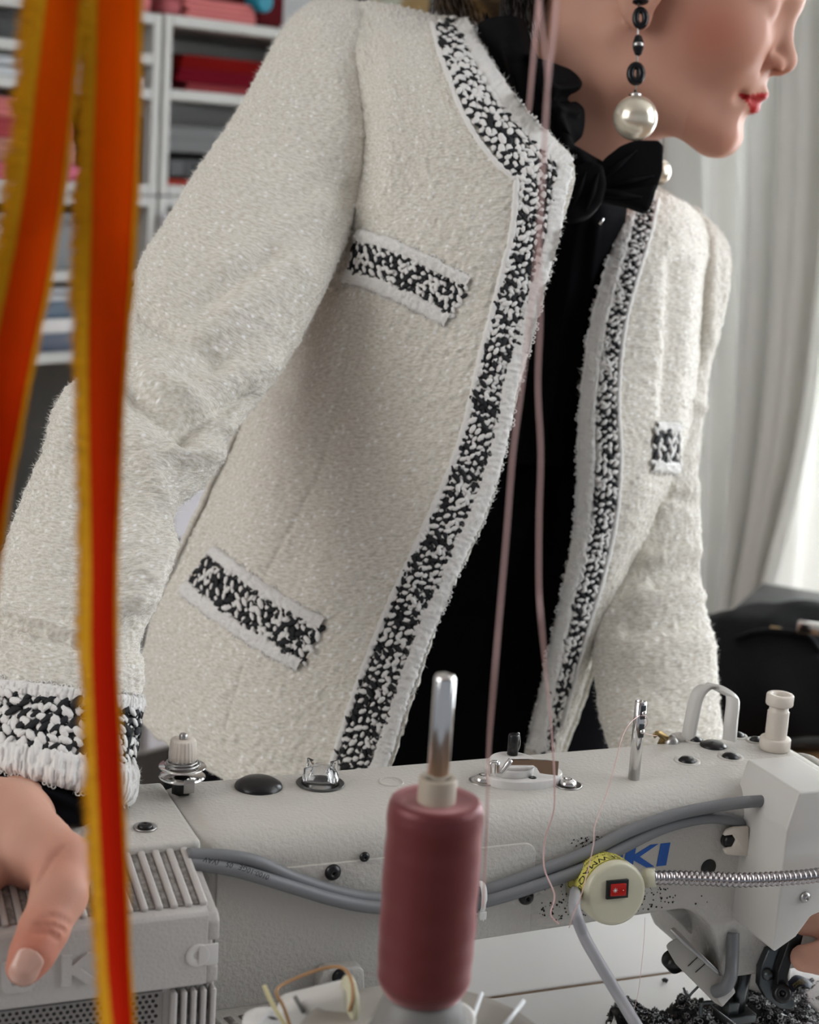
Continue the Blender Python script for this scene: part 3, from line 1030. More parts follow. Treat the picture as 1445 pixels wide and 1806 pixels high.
def cpt(s, n_, z):
    return K0 + CE * s + CN * n_ + MW * z


def cpx(x, y, n_=0.0):                                   # picture point -> (s, z) on a plane parallel to the cabinet fronts
    r = ray(x, y)
    k = K0 + CN * n_
    q = CAM + r * (((k - CAM) @ CN) / (r @ CN))
    return (q - k) @ CE, q[2]


CEILZ = 2.6
fl = MB().box((0, 1.5, -0.02), ((1, 0, 0), (0, 1, 0), (0, 0, 1)), 4.6, 4.8, 0.006).build('floor', FLOORM, kind='structure')
rs = random.Random(11)
PK = MB().box((0, 0, 0), ((1, 0, 0), (0, 1, 0), (0, 0, 1)), 0.0735, 4.8, 0.007, 0.0015, 1)
first = None
for k in range(58):
    x = -4.25 + k * 0.150
    if first is None:
        first = link('plank', np.array(PK.v) + np.array([x, 1.5, -0.007]), PK.f, WOOD, fl, smooth=False)
        o = first
    else:
        o = first.copy()
        COL.objects.link(o)
        o.location.x = k * 0.150
MB().box((0, 1.5, CEILZ + 0.02), ((1, 0, 0), (0, 1, 0), (0, 0, 1)), 4.6, 4.8, 0.02).build('ceiling', CEILM, kind='structure')
# wall behind the cabinets, and the window wall that meets it behind the woman
DEPTHC = 0.40
SC_ = 1.62                                               # corner, measured along the cabinets
MB().box(cpt((SC_ - 3.4) / 2 - 0.0, DEPTHC + 0.06, CEILZ / 2), (CE, CN, MW), (SC_ + 3.4) / 2, 0.05, CEILZ / 2).build('wall_left', WALLM, kind='structure')
WN = CE                                                  # window wall normal axis (points out of the room)
WD = -CN                                                 # runs towards the camera's right
def wpt(t, o_, z):                                       # t along the window wall from the corner, o_ outwards
    return cpt(SC_, DEPTHC, z) + WD * t + WN * o_


def wbox(q, t0, t1, o0, o1, z0, z1, bev=0):
    return q.box(wpt((t0 + t1) / 2, (o0 + o1) / 2, (z0 + z1) / 2), (WD, WN, MW), (t1 - t0) / 2, (o1 - o0) / 2, (z1 - z0) / 2, bev)


def wpx(x, y, o_=0.0):                                   # picture point -> (t, z) on a plane parallel to the window wall
    r = ray(x, y)
    k = cpt(SC_, DEPTHC, 0) + WN * o_
    q = CAM + r * (((k - CAM) @ WN) / (r @ WN))
    return (q - k) @ WD, q[2]


T0, T1 = 0.56, 2.60                                      # window opening
Z0, Z1 = 0.14, 2.28
q = MB()
wbox(q, -0.1, T0, 0, 0.12, 0, CEILZ)
wbox(q, T1, 4.2, 0, 0.12, 0, CEILZ)
wbox(q, T0, T1, 0, 0.12, 0, Z0)
wbox(q, T0, T1, 0, 0.12, Z1, CEILZ)
q.build('wall_right', WALLM, kind='structure', smooth=False)
q = MB()
for t in (T0, (T0 + T1) / 2 - 0.03, T1 - 0.06):
    wbox(q, t, t + 0.06, 0.03, 0.09, Z0, Z1, 0.004)
for z in (Z0, Z1 - 0.06):
    wbox(q, T0, T1, 0.032, 0.088, z, z + 0.06, 0.004)
wf = q.build('window_1', mat('window_frame_paint', (0.72, 0.72, 0.72), 0.4), kind='structure', smooth=False)
for a, b in ((T0 + 0.06, (T0 + T1) / 2 - 0.03), ((T0 + T1) / 2 + 0.03, T1 - 0.06)):
    q = MB()
    wbox(q, a, b, 0.058, 0.062, Z0 + 0.06, Z1 - 0.06)
    q.build('pane', mat('window_glass', (0.95, 0.97, 0.98), 0.0, trans=1.0, ior=1.02), wf, smooth=False)
q = MB()
wbox(q, T0 - 0.05, T1 + 0.05, -0.14, 0.03, Z0 - 0.035, Z0, 0.006)
q.build('trim_1', mat('window_sill_paint', (0.70, 0.70, 0.69), 0.4), kind='structure', smooth=False)
q = MB()
q.box(cpt((SC_ - 3.4) / 2, DEPTHC + 0.0, 0.05), (CE, CN, MW), (SC_ + 3.4) / 2, 0.011, 0.05, 0.003)
q.build('baseboard_left', mat('baseboard_paint', (0.66, 0.66, 0.65), 0.45), kind='structure', smooth=False)
# daylight outside the window
area_light('window_daylight', tuple(wpt((T0 + T1) / 2 + 0.2, 0.55, 1.45)), tuple(wpt((T0 + T1) / 2, -1.0, 1.25)), 2.6, 2.5, 250, (0.93, 0.97, 1.0))

# curtains: gathered white cloth hanging before the window
m, nt, b = nodes('curtain_cloth')
b.inputs['Base Color'].default_value = (0.74, 0.735, 0.72, 1)
b.inputs['Roughness'].default_value = 0.8
tr = nt.nodes.new('ShaderNodeBsdfTranslucent')
tr.inputs['Color'].default_value = (0.78, 0.77, 0.74, 1)
ms = nt.nodes.new('ShaderNodeMixShader')
ms.inputs[0].default_value = 0.45
nt.links.new(b.outputs[0], ms.inputs[1])
nt.links.new(tr.outputs[0], ms.inputs[2])
nt.links.new(ms.outputs[0], nt.nodes['Material Output'].inputs['Surface'])
CURT = m


def curtain(name, label, rows, waves, amp, seed, cat='curtain'):
    """rows: (z, t0, t1, offset)"""
    rg = np.random.default_rng(seed)
    R_ = crom(np.array(rows), 90)
    n = 420
    s = np.linspace(0, 1, n)
    ph = rg.uniform(0, 6.28, 6)
    warp = s + 0.010 * np.sin(2 * PI * 3 * s + ph[0]) + 0.006 * np.sin(2 * PI * 5 * s + ph[1])
    prof = np.sin(2 * PI * waves * warp + ph[2]) + 0.45 * np.sin(2 * PI * waves * 1.9 * warp + ph[3]) + 0.25 * np.sin(2 * PI * waves * 0.37 * s + ph[4])
    G = np.zeros((90, n, 3))
    for i, (z, t0, t1, o_) in enumerate(R_):
        t = t0 + (t1 - t0) * s
        G[i] = wpt(0, 0, z)[None] + WD[None] * t[:, None] + WN[None] * (o_ + amp * prof * (0.8 + 0.2 * math.sin(z * 2)))[:, None]
    q = MB().grid(G)
    o = q.build(name, CURT, label=label, cat=cat)
    md = o.modifiers.new('thickness', 'SOLIDIFY')
    md.thickness = 0.002
    return o


OC = -0.17
cr = []
for y, xl, xr in ((-400, 1120, 1470), (-60, 1128, 1472), (250, 1140, 1466), (500, 1150, 1452), (750, 1165, 1420), (950, 1185, 1372), (1105, 1195, 1330)):
    a, b_ = wpx(xl, y, OC), wpx(xr, y, OC)
    zz = wpx((xl + xr) / 2, y, OC)[1]
    cr.append((zz, a[0], b_[0], OC))
curtain('curtain', 'white curtain hanging in soft folds right of the person, drawn towards its foot', cr, 4.6, 0.042, 4)
a = wpx(1470, 300, OC)[0]
curtain('curtain', 'sheer white curtain edge at the far right beyond the folded curtain', [(2.45, a - 0.20, a + 0.9, OC + 0.10), (1.6, a - 0.20, a + 0.9, OC + 0.10), (0.2, a - 0.15, a + 0.95, OC + 0.10)], 7, 0.018, 9)
q = MB().tube([wpt(-0.05, OC, 2.47), wpt(4.0, OC, 2.47)], 0.012, 12)
q.build('curtain_rail', STEEL, label='steel curtain rail above the window', cat='rail')

# picture on the wall behind the woman's shoulder
a = cpx(640, -80, DEPTHC)
b_ = cpx(752, 60, DEPTHC)
pic = thing('poster', 'colourful framed poster on the wall just above the shoulder of the jacket', 'poster', cpt((a[0] + b_[0]) / 2, DEPTHC, b_[1]))
MB().box(cpt((a[0] + b_[0]) / 2, DEPTHC - 0.004, (a[1] + b_[1]) / 2), (CE, CN, MW), (b_[0] - a[0]) / 2 + 0.01, 0.008, (a[1] - b_[1]) / 2 + 0.01, 0.002).build('poster_frame', mat('poster_frame_dark', (0.05, 0.05, 0.06), 0.5), pic)
m, nt, b = nodes('poster_print')
tx = nt.nodes.new('ShaderNodeTexVoronoi')
tx.inputs['Scale'].default_value = 9
tcn = nt.nodes.new('ShaderNodeTexCoord')
rmp = nt.nodes.new('ShaderNodeValToRGB')
e = rmp.color_ramp.elements
e[0].color, e[1].color = (0.42, 0.44, 0.34, 1), (0.10, 0.20, 0.28, 1)
for p_, c_ in ((0.35, (0.45, 0.46, 0.38, 1)), (0.6, (0.35, 0.22, 0.08, 1)), (0.75, (0.3, 0.36, 0.28, 1))):
    el = rmp.color_ramp.elements.new(p_)
    el.color = c_
nt.links.new(tcn.outputs['Object'], tx.inputs['Vector'])
sc2 = nt.nodes.new('ShaderNodeSeparateColor')
nt.links.new(tx.outputs['Color'], sc2.inputs[0])
nt.links.new(sc2.outputs[0], rmp.inputs[0])
nt.links.new(rmp.outputs[0], b.inputs['Base Color'])
MB().box(cpt((a[0] + b_[0]) / 2, DEPTHC - 0.013, (a[1] + b_[1]) / 2), (CE, CN, MW), (b_[0] - a[0]) / 2 - 0.012, 0.002, (a[1] - b_[1]) / 2 - 0.012).build('poster_sheet', m, pic, smooth=False)

# ------------------------------------------------------------------ cabinets
PT = 0.018


def cab(label, s0, s1, shelves, zb, zt, name='shelf_cabinet'):
    t = thing(name, label, 'cabinet', cpt((s0 + s1) / 2, DEPTHC / 2, zb))

    def bx(nm, a, b, z0, z1, n0=0.0, n1=DEPTHC):
        MB().box(cpt((a + b) / 2, (n0 + n1) / 2, (z0 + z1) / 2), (CE, CN, MW), (b - a) / 2, (n1 - n0) / 2, (z1 - z0) / 2, 0.0015, 1).build(nm, WHITEC, t, smooth=False)
    bx('side_panel', s0, s0 + PT, zb, zt)
    bx('side_panel', s1 - PT, s1, zb, zt)
    for k, z in enumerate(shelves):
        bx('top_panel' if k == 0 else ('bottom_panel' if k == len(shelves) - 1 else 'shelf'), s0 + PT, s1 - PT, z - PT, z)
    bx('back_panel', s0 + PT, s1 - PT, zb, zt, DEPTHC - 0.008, DEPTHC - 0.002)
    return t


sg0 = cpx(284, 200)[0]
zt_r = cpx(400, 38)[1]
zs_r = [cpx(x, y)[1] for x, y in ((400, 38), (370, 163), (310, 334))]
zjoin = cpx(300, 345)[1]
RIGHT_W = 0.78
cab('white open cabinet holding folded red cloth, right of the narrow gap', sg0 + 0.003, sg0 + RIGHT_W, [zt_r, zs_r[1], zjoin + PT], zjoin, zt_r)
zt_l = cpx(262, 22)[1]
zl = [cpx(x, y)[1] for x, y in ((262, 22), (250, 93), (250, 155), (250, 334))]
cab('white open cabinet behind the orange ribbons, left of the narrow gap', sg0 - RIGHT_W, sg0 - 0.003, [zt_l, zl[1], zl[2], zjoin + PT], zjoin, zt_l)
zlow = [cpx(x, y)[1] for x, y in ((120, 478), (105, 622), (60, 960), (20, 1300))]
ZB = cpx(290, 1320)[1]
cab('lower white open cabinet on the left, with white boxes and black things on its shelves', sg0 - RIGHT_W, sg0 - 0.003, [zjoin - 0.002, zlow[0], zlow[1], ZB + PT], ZB, zjoin - 0.002)
t = cab('lower white cabinet with drawers behind the bent arm', sg0 + 0.003, sg0 + RIGHT_W, [zjoin - 0.002, ZB + PT], ZB, zjoin - 0.002)
GREYL = mat('drawer_front', (0.58, 0.57, 0.61), 0.4)
zd = zjoin - 0.03
nd = 5
dh = (zd - ZB - 0.01) / nd
for k in range(nd):
    z1_ = zd - k * dh
    d_ = MB().box(cpt(sg0 + RIGHT_W / 2, -0.009, z1_ - dh / 2), (CE, CN, MW), RIGHT_W / 2 - 0.004, 0.009, dh / 2 - 0.003, 0.002, 1).build('drawer', GREYL, t, smooth=False)
    MB().box(cpt(sg0 + RIGHT_W / 2, -0.024, z1_ - dh * 0.35), (CE, CN, MW), 0.06, 0.006, 0.004, 0.002).build('drawer_handle', STEEL, d_)
q = MB()
q.box(cpt(sg0, 0.20, ZB / 2), (CE, CN, MW), RIGHT_W - 0.02, 0.19, ZB / 2, 0.002)
q.build('cabinet_plinth', mat('plinth_dark', (0.020, 0.016, 0.013), 0.5), label='dark brown plinth under the white cabinets', cat='plinth', smooth=False)


def cloth_stack(name, label, cat, s0, s1, z0, h, n0, n1, m, layers=3, group=None):
    """a folded length of cloth: layers with rounded folds at both ends"""
    q = MB()
    lh = h / layers
    for k in range(layers):
        q.box(cpt((s0 + s1) / 2 + 0.004 * math.sin(k * 2.1), (n0 + n1) / 2, z0 + lh * (k + 0.5)), (CE, CN, MW), (s1 - s0) / 2 - 0.003 * (k % 2), (n1 - n0) / 2, lh * 0.52, lh * 0.42, 3)
    return q.build(name, m, label=label, cat=cat, group=group)


def cmat(n, c, r=0.85):
    return mat(n, c, r, bump=(300, 0.3, 0.001), spec=0.1)


DRED, CRIM, ROSE, PINK, DPINK = cmat('dark_red_cloth', (0.15, 0.003, 0.002)), cmat('crimson_cloth', (0.13, 0.003, 0.010)), cmat('rose_cloth', (0.30, 0.05, 0.055)), cmat('pink_cloth', (0.50, 0.155, 0.150)), cmat('dusty_pink_cloth', (0.36, 0.10, 0.11))
# red stack on the right cabinet's shelf
s0, z0 = cpx(312, 156)
z0 = zs_r[1]
hz = (cpx(340, 92)[1] - cpx(340, 158)[1])
s1 = sg0 + RIGHT_W - 0.05
for k, (m_, lab, fr, dx) in enumerate(((ROSE, 'folded rose cloth at the bottom of the red pile', 0.24, 0.03), (CRIM, 'folded crimson cloth in the middle of the red pile', 0.38, 0.0), (DRED, 'folded dark red cloth on top of the red pile', 0.38, 0.012))):
    cloth_stack('folded_cloth', lab, 'cloth', s0 + 0.015 + dx, s1 - dx, z0, hz * fr * 0.97, 0.02 + dx * 0.4, 0.32, m_, 2)
    z0 += hz * fr
# lower compartment: grey box at the back, black box in front, red cloth
zsb = zjoin + PT
BOXG = mat('grey_box_card', (0.36, 0.36, 0.355), 0.6)
bx_ = thing('storage_box', 'grey storage box at the back of the shelf under the red pile', 'box', cpt(sg0 + 0.36, 0.30, zsb))
zz = cpx(330, 222, 0.22)[1]
MB().box(cpt(sg0 + 0.36, 0.30, (zz + zsb) / 2), (CE, CN, MW), 0.31, 0.075, (zz - zsb) / 2 - 0.012, 0.003).build('box_body', BOXG, bx_)
MB().box(cpt(sg0 + 0.36, 0.30, zz - 0.014), (CE, CN, MW), 0.314, 0.079, 0.014, 0.003).build('box_lid', BOXG, bx_)
cloth_stack('folded_cloth', 'folded coral red cloth lying under the black case', 'cloth', cpx(300, 330)[0] + 0.012, sg0 + 0.6, zsb, cpx(310, 318)[1] - zsb, 0.03, 0.2, cmat('coral_cloth', (0.36, 0.05, 0.035)), 2)
zc = cpx(310, 318)[1]
bx_ = thing('black_case', 'black patterned case on the coral cloth in the right cabinet', 'case', cpt(sg0 + 0.3, 0.11, zc))
hz = cpx(320, 270)[1] - zc
MB().box(cpt(sg0 + 0.3, 0.11, zc + hz * 0.42), (CE, CN, MW), 0.27, 0.07, hz * 0.42, 0.006).build('case_body', BLACKP, bx_)
MB().box(cpt(sg0 + 0.3, 0.11, zc + hz * 0.92), (CE, CN, MW), 0.275, 0.074, hz * 0.08, 0.004).build('case_lid', BLACKP, bx_)
for k in range(9):
    MB().box(cpt(sg0 + 0.07 + k * 0.057, 0.039, zc + hz * 0.42), (CE, CN, MW), 0.015, 0.002, hz * 0.26, 0.001).build('case_panel', mat('case_grey', (0.03, 0.03, 0.034), 0.5) if k == 0 else bpy.data.materials['case_grey'], bx_)


# things on top of the cabinets
def roll(name, label, s0, s1, z0, h, n0, m, group=None):
    q = MB()
    c0, c1 = cpt(s0, n0, z0 + h / 2), cpt(s1, n0, z0 + h / 2)
    r = h / 2
    q.tube(np.linspace(c0, c1, 12), r, 24, mod=lambda i: 1 + 0.02 * math.sin(i * 2.3))
    sp = [c1 + CE * 0.001 + (CN * math.cos(t) + MW * math.sin(t)) * r * t / 25 for t in np.linspace(1, 24, 100)]
    q.tube(sp, 0.0012, 5)
    return q.build(name, m, label=label, cat='cloth', group=group)


cloth_stack('folded_cloth', 'pale pink cloth folded on top of the left cabinet', 'cloth', cpx(200, 20)[0], cpx(282, 20)[0], zt_l, 0.085, 0.02, 0.3, PINK, 3)
sA, sB, sC = cpx(337, 30)[0], cpx(462, 40)[0], cpx(512, 50)[0]
cloth_stack('folded_cloth', 'dusty pink cloth bundle on the right cabinet top, left of the pink one', 'cloth', cpx(296, 24)[0] + 0.01, sA - 0.003, zt_r, 0.055, 0.02, 0.3, DPINK, 2)
cloth_stack('folded_cloth', 'thick pink cloth bundle on top of the right cabinet', 'cloth', sA, sB, zt_r, cpx(345, -2)[1] - zt_r + 0.004, 0.015, 0.3, PINK, 4)
q = MB()
q.box(cpt((sB + sC) / 2 + 0.006, 0.14, zt_r + 0.11), (CE, CN, MW), (sC - sB) / 2, 0.12, 0.11, 0.014, 3)
o = q.build('red_bag', cmat('oxblood_cloth', (0.075, 0.006, 0.008)), label='dark red cloth bag with a turquoise round tag on the cabinet top', cat='bag')
c = cpt(*[(lambda s_, z_: (s_, 0.0, z_))(*cpx(466, 2))][0])
MB().lathe(c, -CN, [(0.0, -0.03), (0.020, -0.03), (0.020, 0.002), (0.017, 0.004), (0.0, 0.0045)], 28).build('round_tag', mat('turquoise_tag', (0.0, 0.20, 0.29), 0.5), o)

# left cabinet contents (seen in slivers beside the ribbons)
sL = sg0 - RIGHT_W + PT + 0.01
sR = sg0 - PT - 0.006


def cbox(name, label, cat, s0, s1, z0, z1, n0, n1, m, parts=True, group=None):
    t = thing(name, label, cat, cpt((s0 + s1) / 2, (n0 + n1) / 2, z0), group)
    h = z1 - z0
    MB().box(cpt((s0 + s1) / 2, (n0 + n1) / 2, z0 + h * 0.40), (CE, CN, MW), (s1 - s0) / 2 - 0.003, (n1 - n0) / 2 - 0.003, h * 0.40, 0.003).build('box_body', m, t)
    MB().box(cpt((s0 + s1) / 2, (n0 + n1) / 2, z0 + h * 0.90), (CE, CN, MW), (s1 - s0) / 2, (n1 - n0) / 2, h * 0.10, 0.003).build('box_lid', m, t)
    return t


DARKB = mat('dark_card', (0.022, 0.022, 0.020), 0.6)
WHITEB = mat('white_card', (0.44, 0.45, 0.46), 0.5)
cbox('storage_box', 'black box in the top compartment of the left cabinet', 'box', sL, sR - 0.02, zl[1], zl[1] + (zl[0] - zl[1]) * 0.70, 0.03, 0.30, DARKB)
hh = zl[1] - PT - zl[2]
cbox('storage_box', 'flat white box in the second compartment of the left cabinet, underneath', 'box', sL + 0.2, sR, zl[2], zl[2] + hh * 0.45, 0.01, 0.30, WHITEB)
cbox('storage_box', 'flat white box in the second compartment of the left cabinet, uppermost', 'box', sL + 0.22, sR - 0.01, zl[2] + hh * 0.46, zl[2] + hh * 0.88, 0.02, 0.30, WHITEB)
# third compartment: pink and red cloth, magenta book, dark standing book by the side panel
z3 = zjoin + PT
H3 = zl[2] - PT - z3
q = MB()
q.box(cpt(sR - 0.020, 0.13, z3 + H3 * 0.40), (CE, CN, MW), 0.016, 0.11, H3 * 0.40, 0.003)
q.build('standing_book', mat('plum_book', (0.045, 0.012, 0.018), 0.5), label='dark plum book standing against the right side of the left cabinet', cat='book')
sM0, sM1 = cpx(60, 300)[0], cpx(150, 300)[0]
q = MB()
q.box(cpt((sL + sM1) / 2 + 0.03, 0.12, z3 + 0.014), (CE, CN, MW), (sM1 - sL) / 2 - 0.01, 0.11, 0.013, 0.003)
q.build('magenta_book', mat('magenta_cover', (0.42, 0.004, 0.085), 0.4), label='bright magenta book lying flat under the pink cloth', cat='book')
zb_ = z3 + 0.028
for k, (m_, lab, h_) in enumerate(((cmat('mottled_cloth', (0.36, 0.17, 0.13)), 'mottled brown and pink cloth on the magenta book', 0.26), (ROSE, 'rose cloth in the middle of the pile on the magenta book', 0.22), (PINK, 'pale pink cloth on top of the pile on the magenta book', 0.22))):
    cloth_stack('folded_cloth', lab, 'cloth', sL + 0.012 * k, sM1 - 0.01 * k, zb_, H3 * h_, 0.02, 0.26, m_, 3)
    zb_ += H3 * h_ + 0.001
# lower left cabinet
zq = zjoin - 0.002 - PT
cbox('storage_box', 'tall dark grey box under the joint of the left cabinets', 'box', sL, sR - 0.10, zlow[0], zlow[0] + (zq - zlow[0]) * 0.86, 0.02, 0.32, mat('mid_grey_card', (0.13, 0.13, 0.13), 0.5))
zA = zlow[1]
BK = [('navy book lying flat at the bottom of the pile behind the ribbons', (0.012, 0.022, 0.055), 0.016), ('white book with a red spine mark in the pile behind the ribbons', (0.48, 0.46, 0.45), 0.012), ('dark blue book on top of the pile behind the ribbons', (0.02, 0.05, 0.09), 0.014)]
for k, (lab, c_, h_) in enumerate(BK):
    t = thing('book', lab, 'book', cpt(sg0 - 0.40, 0.14, zA), 'books lying flat in the lower left cabinet')
    MB().box(cpt(sg0 - 0.40 + 0.004 * k, 0.14, zA + h_), (CE, CN, MW), 0.30, 0.12, h_ * 0.82, 0.001).build('pages', mat('page_edge', (0.6, 0.58, 0.54), 0.7) if k == 0 else bpy.data.materials['page_edge'], t)
    for zz in (0.10, 1.90):
        MB().box(cpt(sg0 - 0.40 + 0.004 * k, 0.137, zA + h_ * zz), (CE, CN, MW), 0.306, 0.125, h_ * 0.095, 0.0008).build('cover', mat('book_cover', c_, 0.45), t)
    MB().box(cpt(sg0 - 0.40 + 0.004 * k, 0.014, zA + h_), (CE, CN, MW), 0.306, 0.0015, h_ * 0.98, 0.0006).build('spine', mat('book_spine', c_, 0.45), t)
    zA += 2 * h_ + 0.0005
top_ = zlow[0] - PT
hb = (top_ - zA) / 2 - 0.006
cbox('storage_box', 'white box resting on the flat books behind the ribbons', 'box', sg0 - 0.72, sg0 - 0.09, zA, zA + hb, 0.015, 0.30, WHITEB)
cbox('storage_box', 'white box just under the shelf, topmost on the books behind the ribbons', 'box', sg0 - 0.715, sg0 - 0.10, zA + hb + 0.001, zA + 2 * hb, 0.02, 0.30, WHITEB)
# black things in the open lowest compartment
cbox('storage_box', 'black box in the lowest open compartment at the left', 'box', sL, sR - 0.25, ZB + PT, ZB + PT + (zlow[1] - ZB) * 0.52, 0.03, 0.34, DARKB)
cloth_stack('folded_cloth', 'grey mottled cloth heaped on the black box at the left', 'cloth', sL + 0.05, sR - 0.30, ZB + PT + (zlow[1] - ZB) * 0.52, 0.10, 0.04, 0.3, mat('grey_mottled', (0.05, 0.055, 0.065), 0.8, vary=(25, (0.20, 0.21, 0.24), 0.5, 0.62)), 3)

# ------------------------------------------------------------------ bench, black bag and box at the right
BD = 2.05
BENCH = mat('bench_wood', (0.36, 0.205, 0.095), 0.5, vary=(6, (0.28, 0.15, 0.065), 0.4, 0.6))
bc = P(1440, 1292, BD)
bz = bc[2]
be = np.array([math.cos(-0.35), math.sin(-0.35), 0])
bn = np.array([-be[1], be[0], 0])
t = thing('wooden_bench', 'light brown wooden bench under the black bag at right', 'bench', (bc[0] + 0.05, bc[1] + 0.05, 0))
for k in range(4):
    MB().box(np.array([bc[0], bc[1], bz - 0.012]) + be * 0.05 + bn * (-0.125 + 0.085 * k + 0.02), (be, bn, MW), 0.42, 0.041, 0.012, 0.003).build('plank', BENCH, t)
for sx_ in (-0.32, 0.42):
    for sy_ in (-0.10, 0.14):
        MB().box(np.array([bc[0], bc[1], (bz - 0.024) / 2]) + be * sx_ + bn * sy_, (be, bn, MW), 0.02, 0.02, (bz - 0.024) / 2, 0.003).build('leg', BENCH, t)
o = MB().tube([P(1280, 1318, 1.86), P(1340, 1316, 1.85), P(1420, 1310, 1.84), P(1500, 1312, 1.84), P(1600, 1330, 1.85)], 0.006, 10, 40).build('bench_strap', mat('strap_black', (0.01, 0.01, 0.01), 0.6), label='black strap lying across the front of the wooden bench', cat='strap')
BAGM = mat('black_bag_cloth', (0.005, 0.005, 0.006), 0.75, spec=0.2, bump=(50, 0.3, 0.004))


def bag_sdf(X):
    d = ellipsoid(X, P(1345, 1215, BD), (0.105, 0.10, 0.075))
    d = smin(d, ellipsoid(X, P(1450, 1190, BD - 0.02), (0.13, 0.10, 0.085)), 0.05)
    d = smin(d, ellipsoid(X, P(1290, 1165, BD + 0.05), (0.06, 0.08, 0.045)), 0.05)
    d = smin(d, ellipsoid(X, P(1400, 1150, BD + 0.03), (0.11, 0.08, 0.035)), 0.04)
    d = smax(d, bz + 0.0015 - X[..., 2], 0.012)
    return d + 0.003 * np.sin(X[..., 0] * 60 + X[..., 2] * 40) * np.sin(X[..., 1] * 55)


c = P(1390, 1180, BD)
v, f = sdf_mesh(bag_sdf, c - np.array([0.26, 0.26, 0.2]), c + np.array([0.32, 0.26, 0.18]), 0.006)
bag = link('shoulder_bag', v, f, BAGM, label='black cloth bag slumped on the wooden bench', cat='bag')
MB().tube([P(1300, 1125, BD - 0.06), P(1350, 1112, BD - 0.09), P(1420, 1120, BD - 0.10), P(1450, 1150, BD - 0.11)], 0.006, 8, 40, flat=0.5).build('bag_piping', BAGM, bag)
MB().box(P(1368, 1110, BD - 0.085), (be, bn, MW), 0.006, 0.002, 0.003, 0.001).build('zip_pull', BRASS, bag)
MB().box(P(1432, 1108, BD - 0.11), (be, bn, MW), 0.016, 0.005, 0.007, 0.002).build('bag_buckle', CHROME, bag)
bxd = 2.46
be2 = np.array([math.cos(-0.42), math.sin(-0.42), 0])
bn2 = np.array([-be2[1], be2[0], 0])
cl = P(1385, 1050, bxd)
bxt = thing('black_case', 'flat black case with grey lid behind the black bag', 'case', cl - MW * 0.30)
lidc = P(1430, 1075, bxd)
MB().box(lidc, (be2, bn2, MW), 0.092, 0.092, 0.006, 0.003).build('case_lid', mat('charcoal_lid', (0.045, 0.05, 0.054), 0.35), bxt)
MB().box(lidc - MW * 0.05, (be2, bn2, MW), 0.088, 0.088, 0.044, 0.004).build('case_body', BLACKP, bxt)
st = lidc[2] - 0.094
t = thing('side_stool', 'low dark stool under the black case with grey lid', 'stool', (lidc[0], lidc[1], 0))
MB().box(np.array([lidc[0], lidc[1], st - 0.012]), (be2, bn2, MW), 0.09, 0.09, 0.0118, 0.003).build('seat', BLACKP, t)
for sx_ in (-1, 1):
    for sy_ in (-1, 1):
        MB().box(np.array([lidc[0], lidc[1], (st - 0.024) / 2]) + be2 * sx_ * 0.075 + bn2 * sy_ * 0.075, (be2, bn2, MW), 0.012, 0.012, (st - 0.024) / 2, 0.002).build('leg', BLACKP, t)
